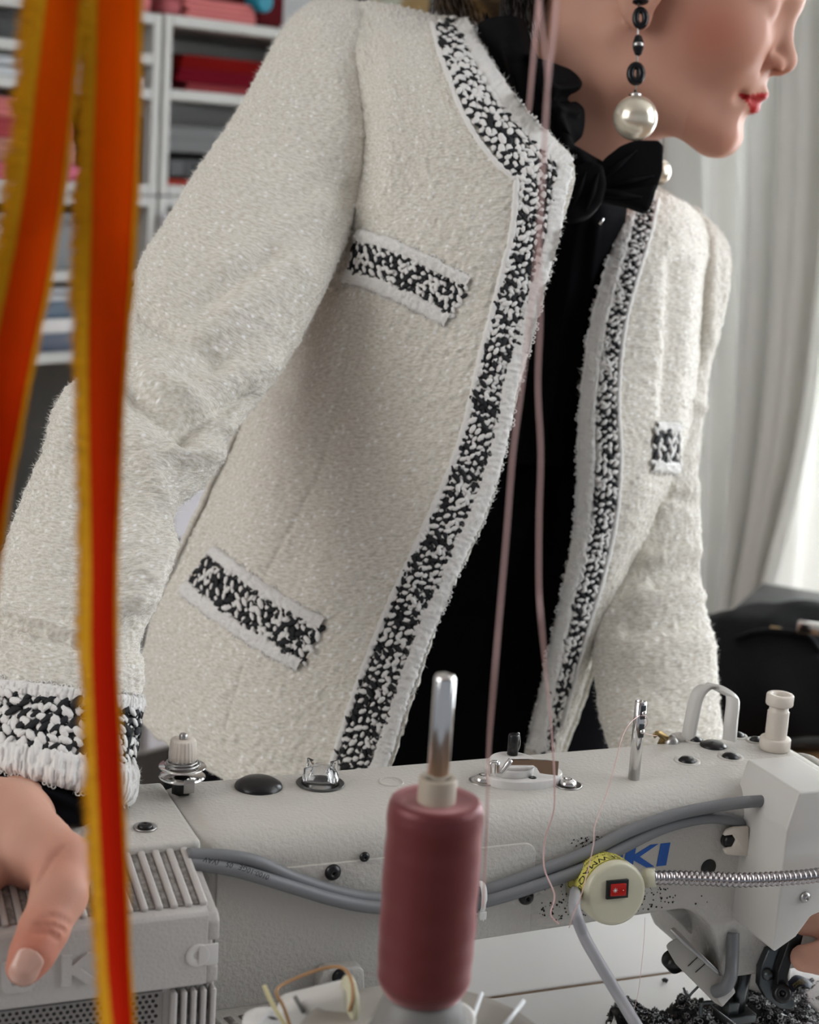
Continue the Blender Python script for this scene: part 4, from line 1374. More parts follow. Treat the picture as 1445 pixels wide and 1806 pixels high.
# ------------------------------------------------------------------ the woman
def tweed(name, base, warm):
    m, nt, b = nodes(name)
    N, L = nt.nodes, nt.links
    tc = N.new('ShaderNodeTexCoord')
    mp = N.new('ShaderNodeMapping')
    mp.inputs['Scale'].default_value = (260, 620, 1)
    n1 = N.new('ShaderNodeTexNoise')
    n1.inputs['Scale'].default_value = 1.0
    n1.inputs['Detail'].default_value = 3
    vo = N.new('ShaderNodeTexVoronoi')
    vo.inputs['Scale'].default_value = 330
    n2 = N.new('ShaderNodeTexNoise')
    n2.inputs['Scale'].default_value = 14
    mx = N.new('ShaderNodeMix')
    mx.data_type = 'RGBA'
    mx.inputs[6].default_value = (*base, 1)
    mx.inputs[7].default_value = (*warm, 1)
    r = N.new('ShaderNodeMapRange')
    r.inputs['From Min'].default_value = 0.62
    r.inputs['From Max'].default_value = 0.36
    ad = N.new('ShaderNodeMath')
    ad.operation = 'MULTIPLY_ADD'
    ad.inputs[1].default_value = -0.6
    bp = N.new('ShaderNodeBump')
    bp.inputs['Strength'].default_value = 0.45
    bp.inputs['Distance'].default_value = 0.0012
    L.new(tc.outputs['UV'], mp.inputs['Vector'])
    L.new(mp.outputs['Vector'], n1.inputs['Vector'])
    L.new(tc.outputs['UV'], vo.inputs['Vector'])
    L.new(vo.outputs['Distance'], ad.inputs[0])
    L.new(n1.outputs['Fac'], ad.inputs[2])
    L.new(ad.outputs[0], bp.inputs['Height'])
    L.new(n1.outputs['Fac'], r.inputs['Value'])
    L.new(r.outputs['Result'], mx.inputs[0])
    L.new(mx.outputs[2], b.inputs['Base Color'])
    L.new(bp.outputs['Normal'], b.inputs['Normal'])
    # glossy white yarn knots: smoother specks, highlights also painted as brighter colour
    kn = N.new('ShaderNodeMapRange')
    kn.inputs['From Min'].default_value = 0.34
    kn.inputs['From Max'].default_value = 0.12
    vk = N.new('ShaderNodeTexVoronoi')
    vk.inputs['Scale'].default_value = 210
    vk.inputs['Randomness'].default_value = 1.0
    L.new(tc.outputs['UV'], vk.inputs['Vector'])
    L.new(vk.outputs['Distance'], kn.inputs['Value'])
    gt = N.new('ShaderNodeSeparateColor')
    L.new(vk.outputs['Color'], gt.inputs[0])
    th = N.new('ShaderNodeMath')
    th.operation = 'GREATER_THAN'
    th.inputs[1].default_value = 0.55
    L.new(gt.outputs[0], th.inputs[0])
    mu = N.new('ShaderNodeMath')
    mu.operation = 'MULTIPLY'
    L.new(kn.outputs['Result'], mu.inputs[0])
    L.new(th.outputs[0], mu.inputs[1])
    m2 = N.new('ShaderNodeMix')
    m2.data_type = 'RGBA'
    m2.inputs[7].default_value = (0.93, 0.92, 0.90, 1)
    L.new(mu.outputs[0], m2.inputs[0])
    L.new(mx.outputs[2], m2.inputs[6])
    L.new(m2.outputs[2], b.inputs['Base Color'])
    rr = N.new('ShaderNodeMapRange')
    rr.inputs['To Min'].default_value = 0.8
    rr.inputs['To Max'].default_value = 0.35
    L.new(mu.outputs[0], rr.inputs['Value'])
    L.new(rr.outputs['Result'], b.inputs['Roughness'])
    b.inputs['Sheen Weight'].default_value = 0.25
    b.inputs['Specular IOR Level'].default_value = 0.35
    return m


TWEED = tweed('boucle_tweed', (0.80, 0.775, 0.715), (0.60, 0.56, 0.48))
WYARN = mat('white_yarn', (0.80, 0.79, 0.77), 0.7, sheen=0.3, bump=(900, 0.5, 0.0008))
BYARN = mat('black_yarn', (0.012, 0.013, 0.016), 0.75, bump=(900, 0.5, 0.0008))
SATIN = mat('black_satin', (0.004, 0.004, 0.005), 0.8, spec=0.03)
RUFFLE = mat('black_chiffon', (0.004, 0.004, 0.005), 0.75, spec=0.1)

pr = thing('person', 'person in white tweed jacket and black blouse leaning over the sewing machine, looking right', 'person', (0.02, 1.36, 0.0))


def metric_uv(G):
    du = np.linalg.norm(np.diff(G, axis=1), axis=-1).mean(0)
    dv = np.linalg.norm(np.diff(G, axis=0), axis=-1).mean(1)
    u = np.concatenate([[0], np.cumsum(du)])
    v = np.concatenate([[0], np.cumsum(dv)])
    return np.stack(np.meshgrid(u, v), -1)


FOLD = 1.35


def stroke_disp(G, strokes, N):
    """folds: (x0,y0,x1,y1,width_px,amp_mm) ridges on the side facing the camera"""
    q = PX(G)
    vd = G - CAM
    vd /= np.linalg.norm(vd, axis=-1, keepdims=True)
    facing = np.clip(-(N * vd).sum(-1) * 2, 0, 1)
    h = np.zeros(G.shape[:2])
    for x0, y0, x1, y1, w, a in strokes:
        d = np.array([x1 - x0, y1 - y0], float)
        ll = d @ d
        t = ((q[..., 0] - x0) * d[0] + (q[..., 1] - y0) * d[1]) / ll
        tc_ = np.clip(t, 0, 1)
        dist = np.hypot(q[..., 0] - x0 - tc_ * d[0], q[..., 1] - y0 - tc_ * d[1])
        h += a * 0.001 * FOLD * np.exp(-(dist / w) ** 2)
    return h * facing


def boucle(G, uv, N, amp=1.0):
    u, v = uv[..., 0], uv[..., 1]
    n1 = vnoise(u * 210, v * 330)
    n2 = vnoise(u * 420 + 31, v * 520 + 17)
    k = np.clip(vnoise(u * 190 + 70, v * 240 + 9) - 0.62, 0, 1) * 2.2
    n3 = vnoise(u * 24 + 5, v * 24 + 3) - 0.5
    h = (n1 - 0.5) * 0.0011 + (n2 - 0.5) * 0.0009 + k * 0.0017 + n3 * 0.0012
    return G + N * (h * amp)[..., None]


def orient(G, N):
    """make the mean normal face the camera; returns G,N, flipped?"""
    vd = CAM - G
    return N if (N * vd).sum() > 0 else -N


FUZZN = []
CLOTH = []          # (grid, normals) of tweed pieces for fuzz
ALLV, ALLF = [], []


def grid_faces(h, w, wrap=False):
    i = np.arange(h * w).reshape(h, w)
    if wrap:
        i = np.concatenate([i, i[:, :1]], 1)
    return np.stack([i[:-1, :-1], i[:-1, 1:], i[1:, 1:], i[1:, :-1]], -1).reshape(-1, 4)


def cloth(name, G, parent, strokes=(), wrap=False, amp=1.0, m=None, thick=0.004, label=None, fuzz=True):
    if wrap:
        Gp = np.concatenate([G[:, -2:-1], G, G[:, 1:2]], 1)
        N = gnormals(Gp)[:, 1:-1]
        c = G.mean(1, keepdims=True)
        N = N if (N * (G - c)).sum() > 0 else -N
    else:
        N = orient(G, gnormals(G))
    uv = metric_uv(G)
    if strokes:
        G = G + N * stroke_disp(G, strokes, N)[..., None]
        N2 = gnormals(np.concatenate([G[:, -2:-1], G, G[:, 1:2]], 1))[:, 1:-1] if wrap else gnormals(G)
        N = N2 if (N2 * N).sum() > 0 else -N2
    sm_ = G.copy()
    if amp:
        G = boucle(G, uv, N, amp)
    f = grid_faces(*G.shape[:2])
    # winding agrees with N
    a = np.cross(G[0, 1] - G[0, 0], G[1, 0] - G[0, 0])
    k = (slice(G.shape[0] // 2, None), slice(G.shape[1] // 2, None))
    gn = gnormals(G)
    if (gn * N).sum() < 0:
        f = f[:, ::-1]
    o = link(name, G.reshape(-1, 3), f, m or TWEED, parent, uv=uv.reshape(-1, 2), label=label)
    if thick:
        md = o.modifiers.new('thickness', 'SOLIDIFY')
        md.thickness = thick
        md.offset = -1
    if fuzz:
        CLOTH.append((sm_, N))
    return o, sm_, N, f


def ctrl(rows):
    return np.array([[P(*c) for c in r] for r in rows])


def surf(C, nv, nu):
    return crom(crom(C, nv, 0), nu, 1)


# jacket: right front panel, from side seam to front edge (rows from shoulder to hem)
RF = ctrl([
    [(585, 4, 1.385), (630, 2, 1.375), (680, 6, 1.372), (722, 14, 1.376), (768, 26, 1.385), (822, 34, 1.40)],
    [(590, 90, 1.345), (640, 88, 1.31), (695, 85, 1.295), (755, 84, 1.295), (805, 83, 1.305), (852, 82, 1.33)],
    [(590, 210, 1.325), (650, 205, 1.275), (720, 203, 1.252), (800, 200, 1.245), (870, 196, 1.252), (928, 200, 1.275)],
    [(585, 330, 1.31), (650, 318, 1.255), (740, 310, 1.232), (840, 300, 1.222), (930, 292, 1.225), (1012, 289, 1.245)],
    [(555, 450, 1.305), (630, 440, 1.25), (720, 440, 1.225), (820, 435, 1.212), (905, 425, 1.212), (985, 420, 1.228)],
    [(500, 620, 1.31), (580, 600, 1.262), (680, 600, 1.235), (780, 600, 1.217), (865, 592, 1.21), (939, 590, 1.218)],
    [(420, 760, 1.325), (520, 760, 1.275), (630, 760, 1.245), (735, 755, 1.222), (825, 745, 1.21), (905, 735, 1.213)],
    [(352, 900, 1.33), (450, 910, 1.28), (570, 920, 1.245), (690, 920, 1.222), (785, 915, 1.21), (862, 902, 1.211)],
    [(290, 1040, 1.335), (390, 1060, 1.28), (510, 1080, 1.245), (625, 1085, 1.225), (718, 1076, 1.213), (787, 1060, 1.212)],
    [(252, 1150, 1.34), (350, 1190, 1.285), (465, 1220, 1.25), (575, 1232, 1.23), (662, 1230, 1.216), (732, 1222, 1.213)],
    [(232, 1236, 1.345), (318, 1300, 1.29), (425, 1356, 1.255), (530, 1380, 1.235), (618, 1384, 1.222), (683, 1376, 1.216)],
    [(224, 1252, 1.347), (312, 1326, 1.292), (418, 1386, 1.257), (520, 1420, 1.236), (603, 1428, 1.224), (664, 1424, 1.218)],
])
jk_strokes = [(613, 560, 600, 700, 4, -1.2), (600, 700, 560, 840, 4, -1.2), (560, 840, 470, 1010, 4, -1.2), (430, 1170, 395, 1290, 4, -1.2), (640, 560, 520, 1000, 40, -3), (690, 480, 560, 900, 60, 2.0), (560, 700, 400, 1040, 50, 3), (600, 420, 500, 680, 30, -5),
              (655, 60, 650, 330, 22, -3.0), (690, 120, 680, 340, 26, 2), (700, 300, 800, 340, 40, -1.2), (860, 640, 700, 1020, 60, 1.5), (420, 800, 330, 1000, 40, -3)]
jo, RG, RN, rff = cloth('jacket', surf(RF, 400, 250), pr, jk_strokes, label='white tweed jacket with black and white trim')
# jacket: left front panel (front edge to armhole side)
LFp = ctrl([
    [(1092, 345, 1.44), (1120, 338, 1.445), (1150, 335, 1.455), (1185, 345, 1.47), (1215, 362, 1.50), (1240, 385, 1.54)],
    [(1086, 410, 1.40), (1120, 405, 1.40), (1160, 405, 1.41), (1200, 415, 1.43), (1235, 428, 1.47), (1262, 440, 1.53)],
    [(1064, 490, 1.375), (1105, 490, 1.37), (1150, 492, 1.38), (1195, 500, 1.405), (1228, 510, 1.45), (1250, 520, 1.52)],
    [(1040, 590, 1.36), (1085, 590, 1.355), (1135, 592, 1.365), (1185, 600, 1.39), (1218, 610, 1.43), (1240, 620, 1.50)],
    [(1026, 700, 1.352), (1072, 700, 1.345), (1120, 702, 1.355), (1170, 706, 1.378), (1205, 712, 1.41), (1234, 720, 1.47)],
    [(1020, 800, 1.348), (1064, 800, 1.34), (1110, 802, 1.35), (1155, 804, 1.37), (1190, 806, 1.40), (1215, 808, 1.45)],
    [(1016, 905, 1.345), (1055, 905, 1.337), (1096, 905, 1.345), (1135, 904, 1.36), (1160, 903, 1.385), (1176, 902, 1.42)],
    [(994, 1030, 1.342), (1028, 1032, 1.333), (1060, 1032, 1.34), (1088, 1030, 1.352), (1108, 1027, 1.37), (1118, 1024, 1.40)],
    [(968, 1150, 1.34), (996, 1152, 1.33), (1020, 1152, 1.335), (1038, 1150, 1.345), (1050, 1148, 1.36), (1056, 1146, 1.38)],
    [(946, 1250, 1.338), (968, 1254, 1.33), (986, 1256, 1.334), (1000, 1256, 1.34), (1012, 1254, 1.352), (1020, 1250, 1.37)],
    [(924, 1335, 1.336), (946, 1338, 1.33), (962, 1338, 1.333), (974, 1336, 1.34), (983, 1333, 1.35), (990, 1328, 1.365)],
])
lf_strokes = [(1190, 470, 1180, 740, 16, -5), (1165, 480, 1150, 640, 30, 2), (1222, 470, 1215, 640, 14, 4), (1130, 860, 1050, 1120, 20, 2)]
lo_, LG, LN, lff = cloth('left_front_panel', surf(LFp, 330, 110), jo, lf_strokes)
# back panel, from the right side seam round to the left
bk = []
for k in range(11):
    a, b = RF[min(k + (1 if k > 8 else 0), 11)][0], LFp[k][-1]
    mid = [a, a + (b - a) * 0.12 + np.array([-0.01, 0.10, 0.0]), a + (b - a) * 0.5 + np.array([-0.02, 0.19, 0.02]), a + (b - a) * 0.88 + np.array([0.02, 0.09, 0.0]), b]
    bk.append(mid)
cloth('back_panel', surf(np.array(bk), 120, 90), jo, fuzz=False)


def tube_rows(rows, nv, nu, k=0.8):
    """rows: (Lx,Ly,Rx,Ry,d[,k]) -> rings, seen edge to edge from L to R"""
    C, A, B = [], [], []
    for r in rows:
        l, rr = P(r[0], r[1], r[4]), P(r[2], r[3], r[4])
        c = (l + rr) / 2
        a = (rr - l) / 2
        vd = (c - CAM) / np.linalg.norm(c - CAM)
        kk = r[5] if len(r) > 5 else k
        C.append(c)
        A.append(a)
        B.append(vd * np.linalg.norm(a) * kk)
    C, A, B = (crom(np.array(q), nv) for q in (C, A, B))
    t = np.linspace(0, 2 * PI, nu)
    return C[:, None] + A[:, None] * np.cos(t)[None, :, None] + B[:, None] * np.sin(t)[None, :, None]


RS = [(556, 0, 620, -2, 1.385, 0.7), (505, 40, 640, 28, 1.36, 0.8), (468, 105, 652, 110, 1.335, 0.82), (432, 172, 655, 205, 1.31, 0.84), (395, 232, 645, 290, 1.29, 0.84), (345, 302, 622, 395, 1.265, 0.84),
      (295, 385, 588, 480, 1.24, 0.84), (246, 462, 540, 580, 1.215, 0.84), (228, 540, 490, 665, 1.19, 0.82), (208, 615, 442, 722, 1.165, 0.82), (138, 668, 400, 772, 1.14, 0.8),
      (94, 722, 392, 812, 1.115, 0.8), (76, 792, 352, 862, 1.095, 0.8), (44, 868, 306, 905, 1.075, 0.8), (12, 950, 308, 965, 1.055, 0.8), (-18, 1040, 286, 1042, 1.035, 0.8),
      (-34, 1100, 246, 1132, 1.015, 0.78), (-44, 1165, 252, 1200, 0.998, 0.76), (-50, 1225, 240, 1268, 0.985, 0.76), (-56, 1295, 230, 1345, 0.972, 0.76), (-60, 1345, 226, 1418, 0.965, 0.76)]
rs_strokes = [
    (560, 30, 640, 300, 26, 2), (600, 300, 470, 420, 30, -2.5), (560, 360, 400, 470, 26, 4), (620, 330, 590, 420, 20, -4),
    (470, 450, 360, 540, 26, -3.5), (520, 470, 300, 640, 34, 5), (380, 640, 260, 560, 24, -5), (470, 640, 330, 700, 24, 5), (300, 690, 230, 620, 24, 4),
    (440, 700, 330, 760, 14, -6), (400, 755, 260, 680, 20, 6), (330, 770, 240, 700, 18, -6), (385, 800, 300, 800, 16, 6), (300, 850, 330, 790, 20, -2),
    (300, 900, 250, 780, 24, 4), (312, 888, 350, 850, 18, -2), (130, 690, 100, 800, 22, 4), (250, 900, 240, 1000, 30, 2.5), (300, 960, 240, 1060, 24, 4), (200, 820, 130, 1000, 40, -3),
    (250, 1090, 180, 1130, 20, -4), (240, 1170, 200, 1200, 20, 4), (0, 1075, 140, 1120, 8, 3), (0, 1092, 140, 1137, 9, -3)]
so, SG, SN, sff = cloth('right_sleeve', tube_rows(RS, 420, 300), jo, rs_strokes, wrap=True)
LS = [(1150, 335, 1215, 360, 1.56, 0.7), (1150, 375, 1262, 398, 1.55, 0.8), (1150, 430, 1287, 440, 1.535, 0.85), (1140, 500, 1288, 500, 1.52, 0.85), (1130, 570, 1274, 572, 1.505, 0.85), (1125, 640, 1254, 645, 1.49, 0.85), (1118, 710, 1245, 715, 1.47, 0.85),
      (1110, 780, 1236, 780, 1.45, 0.85), (1100, 850, 1232, 850, 1.43, 0.85), (1092, 925, 1236, 925, 1.41, 0.85), (1075, 1000, 1234, 1000, 1.39, 0.85), (1052, 1070, 1242, 1065, 1.37, 0.85), (1045, 1140, 1260, 1130, 1.35, 0.85),
      (1050, 1210, 1266, 1195, 1.33, 0.82), (1060, 1270, 1270, 1250, 1.31, 0.8), (1080, 1330, 1280, 1300, 1.29, 0.8), (1110, 1390, 1300, 1350, 1.27, 0.8), (1150, 1450, 1325, 1395, 1.25, 0.8), (1195, 1500, 1350, 1440, 1.235, 0.8)]
ls_strokes = [(1243, 400, 1236, 640, 6, -4), (1258, 430, 1250, 600, 12, 3), (1240, 720, 1180, 700, 14, 4), (1236, 860, 1170, 900, 16, 4), (1230, 890, 1180, 880, 10, -3), (1240, 970, 1150, 990, 16, 5), (1232, 1005, 1160, 1030, 14, -5),
              (1240, 1050, 1130, 1060, 18, 5), (1240, 1100, 1110, 1110, 16, -4), (1258, 1130, 1120, 1150, 26, 3), (1080, 1200, 1200, 1230, 30, -2)]
cloth('left_sleeve', tube_rows(LS, 300, 200), jo, ls_strokes, wrap=True)

JV = np.concatenate([RG.reshape(-1, 3), LG.reshape(-1, 3), SG.reshape(-1, 3)])
n1_, n2_ = RG.shape[0] * RG.shape[1], LG.shape[0] * LG.shape[1]
JF = np.concatenate([rff, lff + n1_, sff + n1_ + n2_])
BV = {'rf': BVHTree.FromPolygons(RG.reshape(-1, 3).tolist(), rff.tolist()), 'lf': BVHTree.FromPolygons(LG.reshape(-1, 3).tolist(), lff.tolist()),
      'sl': BVHTree.FromPolygons(SG.reshape(-1, 3).tolist(), sff.tolist())}


def hit(bv, x, y, last):
    d = ray(x, y)
    d = d / np.linalg.norm(d)
    p, n, i, t = BV[bv].ray_cast(Vector(CAM), Vector(d))
    if p is None:
        if last is None:
            return None
        lp_, ln_ = last
        t = (lp_ - CAM) @ d
        return CAM + d * t, ln_
    n = np.array(n)
    if n @ d > 0:
        n = -n
    return np.array(p), n


def strip(bv, poly, step, halfw, na, off=0.0):
    """poly: (x, y[, halfwidth px]) centre line in the picture, laid on the cloth -> grid (along, across) of points and normals"""
    poly = [(p[0], p[1], p[2] if len(p) > 2 else halfw) for p in poly]
    r = resample(np.array(poly, float), step)
    T = np.gradient(r[:, :2], axis=0)
    T /= np.linalg.norm(T, axis=1)[:, None]
    Nn = np.stack([-T[:, 1], T[:, 0]], -1)
    G = np.zeros((len(r), na, 3))
    N = np.zeros((len(r), na, 3))
    order = sorted(range(na), key=lambda k: abs(k - na / 2))
    for i in range(len(r)):
        last = None
        rowlast = (G[i - 1], N[i - 1]) if i else None
        for j in order:
            s = (j / (na - 1) - 0.5) * 2 * r[i, 2]
            h_ = hit(bv, r[i, 0] + Nn[i, 0] * s, r[i, 1] + Nn[i, 1] * s, last if last is not None else ((rowlast[0][j], rowlast[1][j]) if rowlast is not None else None))
            if h_ is None:
                h_ = (P(r[i, 0], r[i, 1], 1.3), -ray(r[i, 0], r[i, 1]))
            G[i, j], N[i, j] = h_
            last = h_
    return G + N * off, N


OCT_V, OCT_F = [], []
for a in (-0.75, 0.0, 0.75):
    rr = math.sqrt(1 - a * a * 0.98)
    for k in range(6):
        OCT_V.append((a, rr * math.cos(k * PI / 3), rr * math.sin(k * PI / 3)))
OCT_V += [(-1, 0, 0), (1, 0, 0)]
for j in range(2):
    for k in range(6):
        OCT_F.append((j * 6 + k, j * 6 + (k + 1) % 6, (j + 1) * 6 + (k + 1) % 6, (j + 1) * 6 + k))
OCT_F += [(18, (k + 1) % 6, k) for k in range(6)] + [(19, 12 + k, 12 + (k + 1) % 6) for k in range(6)]
OCT_V = np.array(OCT_V)


def nubs(q, centers, dirs, norms, L_, R_, jit=0.35, seed=1):
    rg = np.random.default_rng(seed)
    for c, d, n in zip(centers, dirs, norms):
        a = rg.normal(0, jit)
        b = np.cross(n, d)
        d2 = d * math.cos(a) + b * math.sin(a)
        b2 = np.cross(n, d2)
        s = rg.uniform(0.75, 1.2)
        v = c + OCT_V[:, :1] * d2 * L_ * s + OCT_V[:, 1:2] * b2 * R_ * s + OCT_V[:, 2:] * n * R_ * 0.55
        q.add(v, OCT_F)


def trim(parent, bv, poly, halfw, name, na=7, step=7.2, pale=1.0, seed=1, white=0.60, size=1.0):
    """woven black and white braid: black tape, with white and black yarn floats standing proud"""
    rg = np.random.default_rng(seed)
    G, N = strip(bv, poly, 5.0, halfw, na + 1, 0.0012)
    MB().grid(G).build(name + '_tape', BYARN, parent)
    G, N = strip(bv, poly, step, halfw * 0.92, na, 0.0018)
    T = np.gradient(G, axis=0)
    T /= np.linalg.norm(T, axis=-1)[..., None] + 1e-12
    A = np.gradient(G, axis=1)
    pitch = np.linalg.norm(A, axis=-1).mean()
    A /= np.linalg.norm(A, axis=-1)[..., None] + 1e-12
    wq, bq = MB(), MB()
    wc, wdn, wn, bc, bdn, bn = [], [], [], [], [], []
    for i in range(G.shape[0]):
        for j in range(na):
            even = (i + j) % 2 == 0
            ang = 0.75 if even else -0.75
            d = T[i, j] * math.cos(ang) + A[i, j] * math.sin(ang)
            off = T[i, j] * (0.30 * pitch if j % 2 else 0) + (rg.normal(0, 0.10, 3) * pitch)
            w = (even and rg.random() < white + 0.34) or (not even and rg.random() < (white - 0.42))
            if w:
                wc.append(G[i, j] + off + N[i, j] * rg.uniform(-0.0002, 0.0004))
                wdn.append(d)
                wn.append(N[i, j])
            else:
                bc.append(G[i, j] + off + N[i, j] * rg.uniform(-0.0001, 0.0003))
                bdn.append(d)
                bn.append(N[i, j])
    nubs(wq, wc, wdn, wn, pitch * 0.74 * size, pitch * 0.41 * size, 0.28, seed)
    nubs(bq, bc, bdn, bn, pitch * 0.85 * size, pitch * 0.42 * size, 0.22, seed + 1)
    wq.build(name + '_white_yarn', WYARN, parent, kind='stuff')
    bq.build(name + '_black_yarn', BYARN, parent, kind='stuff')


def fringe(parent, bv, poly, halfw, name, step=2.0, rad=0.0011, seed=1, off=0.0010, height=0.0026):
    """soft white yarn border: a plump band with cross ribs of yarn and ragged edges"""
    rg = np.random.default_rng(seed)
    na = 13
    G, N = strip(bv, poly, step, halfw, na, off)
    n = len(G)
    t = np.linspace(-1, 1, na)
    A = G[:, -1:] - G[:, :1]
    i = np.arange(n)[:, None] * step
    j = np.arange(na)[None]
    prof = np.sqrt(np.maximum(0, 1 - (np.abs(t) ** 2.6)))[None]
    rib = vnoise(i / 4.2 + seed * 13 + 0 * j, j * 0.22 + seed)
    kn = vnoise(i / 5.5 + 90 + seed, j * 0.8 + 31)
    G = G + N * (prof * height * (0.62 + 0.55 * rib + 0.35 * kn))[..., None]
    wob = (vnoise(i / 5.0 + seed * 7, 0 * i + 3.5) - 0.5) * 0.22
    G = G + A * (wob * np.abs(t)[None] ** 2 * np.sign(t)[None])[..., None]
    N2 = orient(G, gnormals(G))
    f = grid_faces(n, na)
    if (gnormals(G) * N2).sum() < 0:
        f = f[:, ::-1]
    o = link(name, G.reshape(-1, 3), f, WYARN, parent)
    CLOTH.append((G, N2))
    FUZZN.append(int(n * 6))
    # loose yarn loops along both rims
    q = MB()
    for k in range(0, n, 4):
        for e, sg in ((0, -1), (na - 1, 1)):
            if rg.random() < 0.45:
                continue
            p = G[k, e]
            d = A[k, 0] / (np.linalg.norm(A[k, 0]) + 1e-9) * sg
            s_ = np.cross(N[k, e], d)
            r = rg.uniform(0.0009, 0.0019)
            pts = [p + d * r * 1.1 * math.sin(u) + s_ * r * 0.8 * (math.cos(u) + rg.normal(0, 0.1)) + N[k, e] * rg.normal(0, 0.0004) for u in np.linspace(-0.3, PI + 0.3, 6)]
            q.tube(np.array(pts), 0.00042, 4)
    if q.v:
        q.build(name + '_loops', WYARN, parent, kind='stuff')
    return o


def ridge(parent, bv, poly, rad, name, step=5.0, off=0.0006):
    G, N = strip(bv, poly, step, 1.0, 3, off)
    rg = np.random.default_rng(len(poly))
    rr = rad * (1 + rg.normal(0, 0.12, len(G)))
    return MB().tube(G[:, 1], rad, 8, mod=lambda i: 1 + 0.12 * math.sin(i * 1.9) + 0.08 * math.sin(i * 0.7), flat=1.0).build(name, WYARN, parent)


# front edge of the right panel
edge = [(1006, 296), (992, 345), (980, 420), (962, 480), (938, 580), (913, 660), (898, 735), (876, 830), (850, 905), (822, 965), (790, 1040), (756, 1120), (728, 1195), (702, 1275), (678, 1350), (658, 1415)]
fringe(jo, 'rf', [(x - 9, y, 15) for x, y in edge], 15, 'front_fringe', seed=2)
trim(jo, 'rf', [(950, 285, 25), (948, 330, 27), (940, 400, 27), (920, 480, 28), (898, 560, 28), (880, 640, 29), (862, 720, 29), (842, 800, 30), (812, 880, 31), (778, 960, 32), (745, 1030, 33), (712, 1105, 34), (680, 1185, 34), (650, 1270, 34), (625, 1345, 34), (605, 1410, 34)], 29, 'front_braid', seed=3)
ridge(jo, 'rf', [(912, 310), (905, 400), (884, 490), (864, 570), (846, 640), (826, 730), (802, 810), (768, 890), (732, 970), (697, 1045), (664, 1125), (630, 1215), (602, 1300), (575, 1385)], 0.0026, 'braid_edge')
# neckline
fringe(jo, 'rf', [(813, 40, 13), (836, 85, 13), (862, 130, 14), (892, 175, 15), (930, 222, 16), (968, 262, 16), (1000, 296, 15)], 14, 'neckline_fringe', seed=4)
trim(jo, 'rf', [(784, 40, 18), (800, 85, 19), (818, 130, 20), (842, 176, 24), (874, 222, 28), (908, 262, 30), (940, 296, 28)], 22, 'neckline_braid', seed=5, step=9)
ridge(jo, 'rf', [(762, 42), (776, 95), (794, 145), (814, 195), (842, 245), (878, 290), (910, 318)], 0.0022, 'neckline_edge')
# left front edge
edge = [(1092, 372), (1083, 440), (1066, 490), (1048, 560), (1034, 640), (1026, 720), (1022, 800), (1020, 880), (1012, 960), (994, 1050), (974, 1140), (954, 1230), (932, 1322)]
fringe(jo, 'lf', [(x + 10, y, 14) for x, y in edge], 14, 'left_fringe', seed=6)
trim(jo, 'lf', [(1140, 352, 13), (1127, 420, 11), (1106, 490, 10), (1087, 560, 9), (1075, 640, 10), (1069, 720, 12), (1071, 800, 13), (1067, 880, 14), (1056, 950, 14), (1037, 1030, 13), (1014, 1110, 13), (994, 1190, 12), (973, 1270, 10), (958, 1330, 9)], 14, 'left_braid', na=4, seed=7, white=0.80)
fringe(jo, 'lf', [(1116, 372, 8), (1100, 440, 8), (1083, 500, 8), (1066, 570, 8), (1052, 650, 8), (1046, 720, 8), (1044, 800, 8), (1040, 880, 9), (1030, 960, 9), (1010, 1050, 8), (990, 1140, 8), (972, 1220, 7), (950, 1320, 7)], 8, 'left_fringe_inner', seed=8)
ridge(jo, 'lf', [(1160, 352), (1145, 420), (1124, 490), (1105, 560), (1094, 640), (1090, 720), (1094, 800), (1090, 880), (1080, 950), (1058, 1040), (1034, 1120), (1012, 1200), (990, 1280)], 0.0022, 'left_braid_edge')
# pockets: pale ribbon, braid, fringe
def pocket(bv, c, halfw, name, seed, na=6, rim=1.0, white=0.62):
    c = np.array(c, float)
    top = [(x + dx, y + dy) for (x, y), (dx, dy) in zip(c, pocket_n(c, -halfw - 11 * rim))]
    bot = [(x + dx, y + dy) for (x, y), (dx, dy) in zip(c, pocket_n(c, halfw + 9 * rim))]
    fringe(jo, bv, [(x, y, 11 * rim) for x, y in top], 11, name + '_top_band', seed=seed)
    trim(jo, bv, [(x, y, halfw) for x, y in c], halfw, name + '_braid', na=na, seed=seed + 1, white=white)
    fringe(jo, bv, [(x, y, 13 * rim) for x, y in bot], 13, name + '_fringe', seed=seed + 2)


def pocket_n(c, s):
    t = np.gradient(c, axis=0)
    t /= np.linalg.norm(t, axis=1)[:, None]
    return np.stack([-t[:, 1] * s, t[:, 0] * s], -1)


pocket('rf', [(622, 452), (670, 466), (720, 487), (770, 512), (808, 533)], 27, 'chest_pocket', 11, white=0.72)
pocket('rf', [(350, 1005), (400, 1044), (450, 1079), (500, 1110), (550, 1137)], 31, 'lower_pocket', 14)
pocket('lf', [(1152, 788), (1172, 790), (1196, 791)], 27, 'left_pocket', 17, na=5, rim=0.8, white=0.78)
# cuff of the right sleeve: bands run round the sleeve
def ring_strip(r0, r1, ph0, ph1, n, na, off):
    rows_ = np.linspace(r0, r1, na)
    ph = np.linspace(ph0, ph1, n)
    G = np.zeros((n, na, 3))
    N = np.zeros((n, na, 3))
    for j, r in enumerate(rows_):
        i0 = r * (SG.shape[0] - 1)
        a = int(i0)
        b = min(a + 1, SG.shape[0] - 1)
        for i, p in enumerate(ph):
            k0 = p * (SG.shape[1] - 1)
            k = int(k0) % (SG.shape[1] - 1)
            G[i, j] = SG[a, k] * (1 - i0 + a) + SG[b, k] * (i0 - a)
            N[i, j] = SN[a, k]
    return G + N * off, N


_strip0 = strip
CUFF = {}


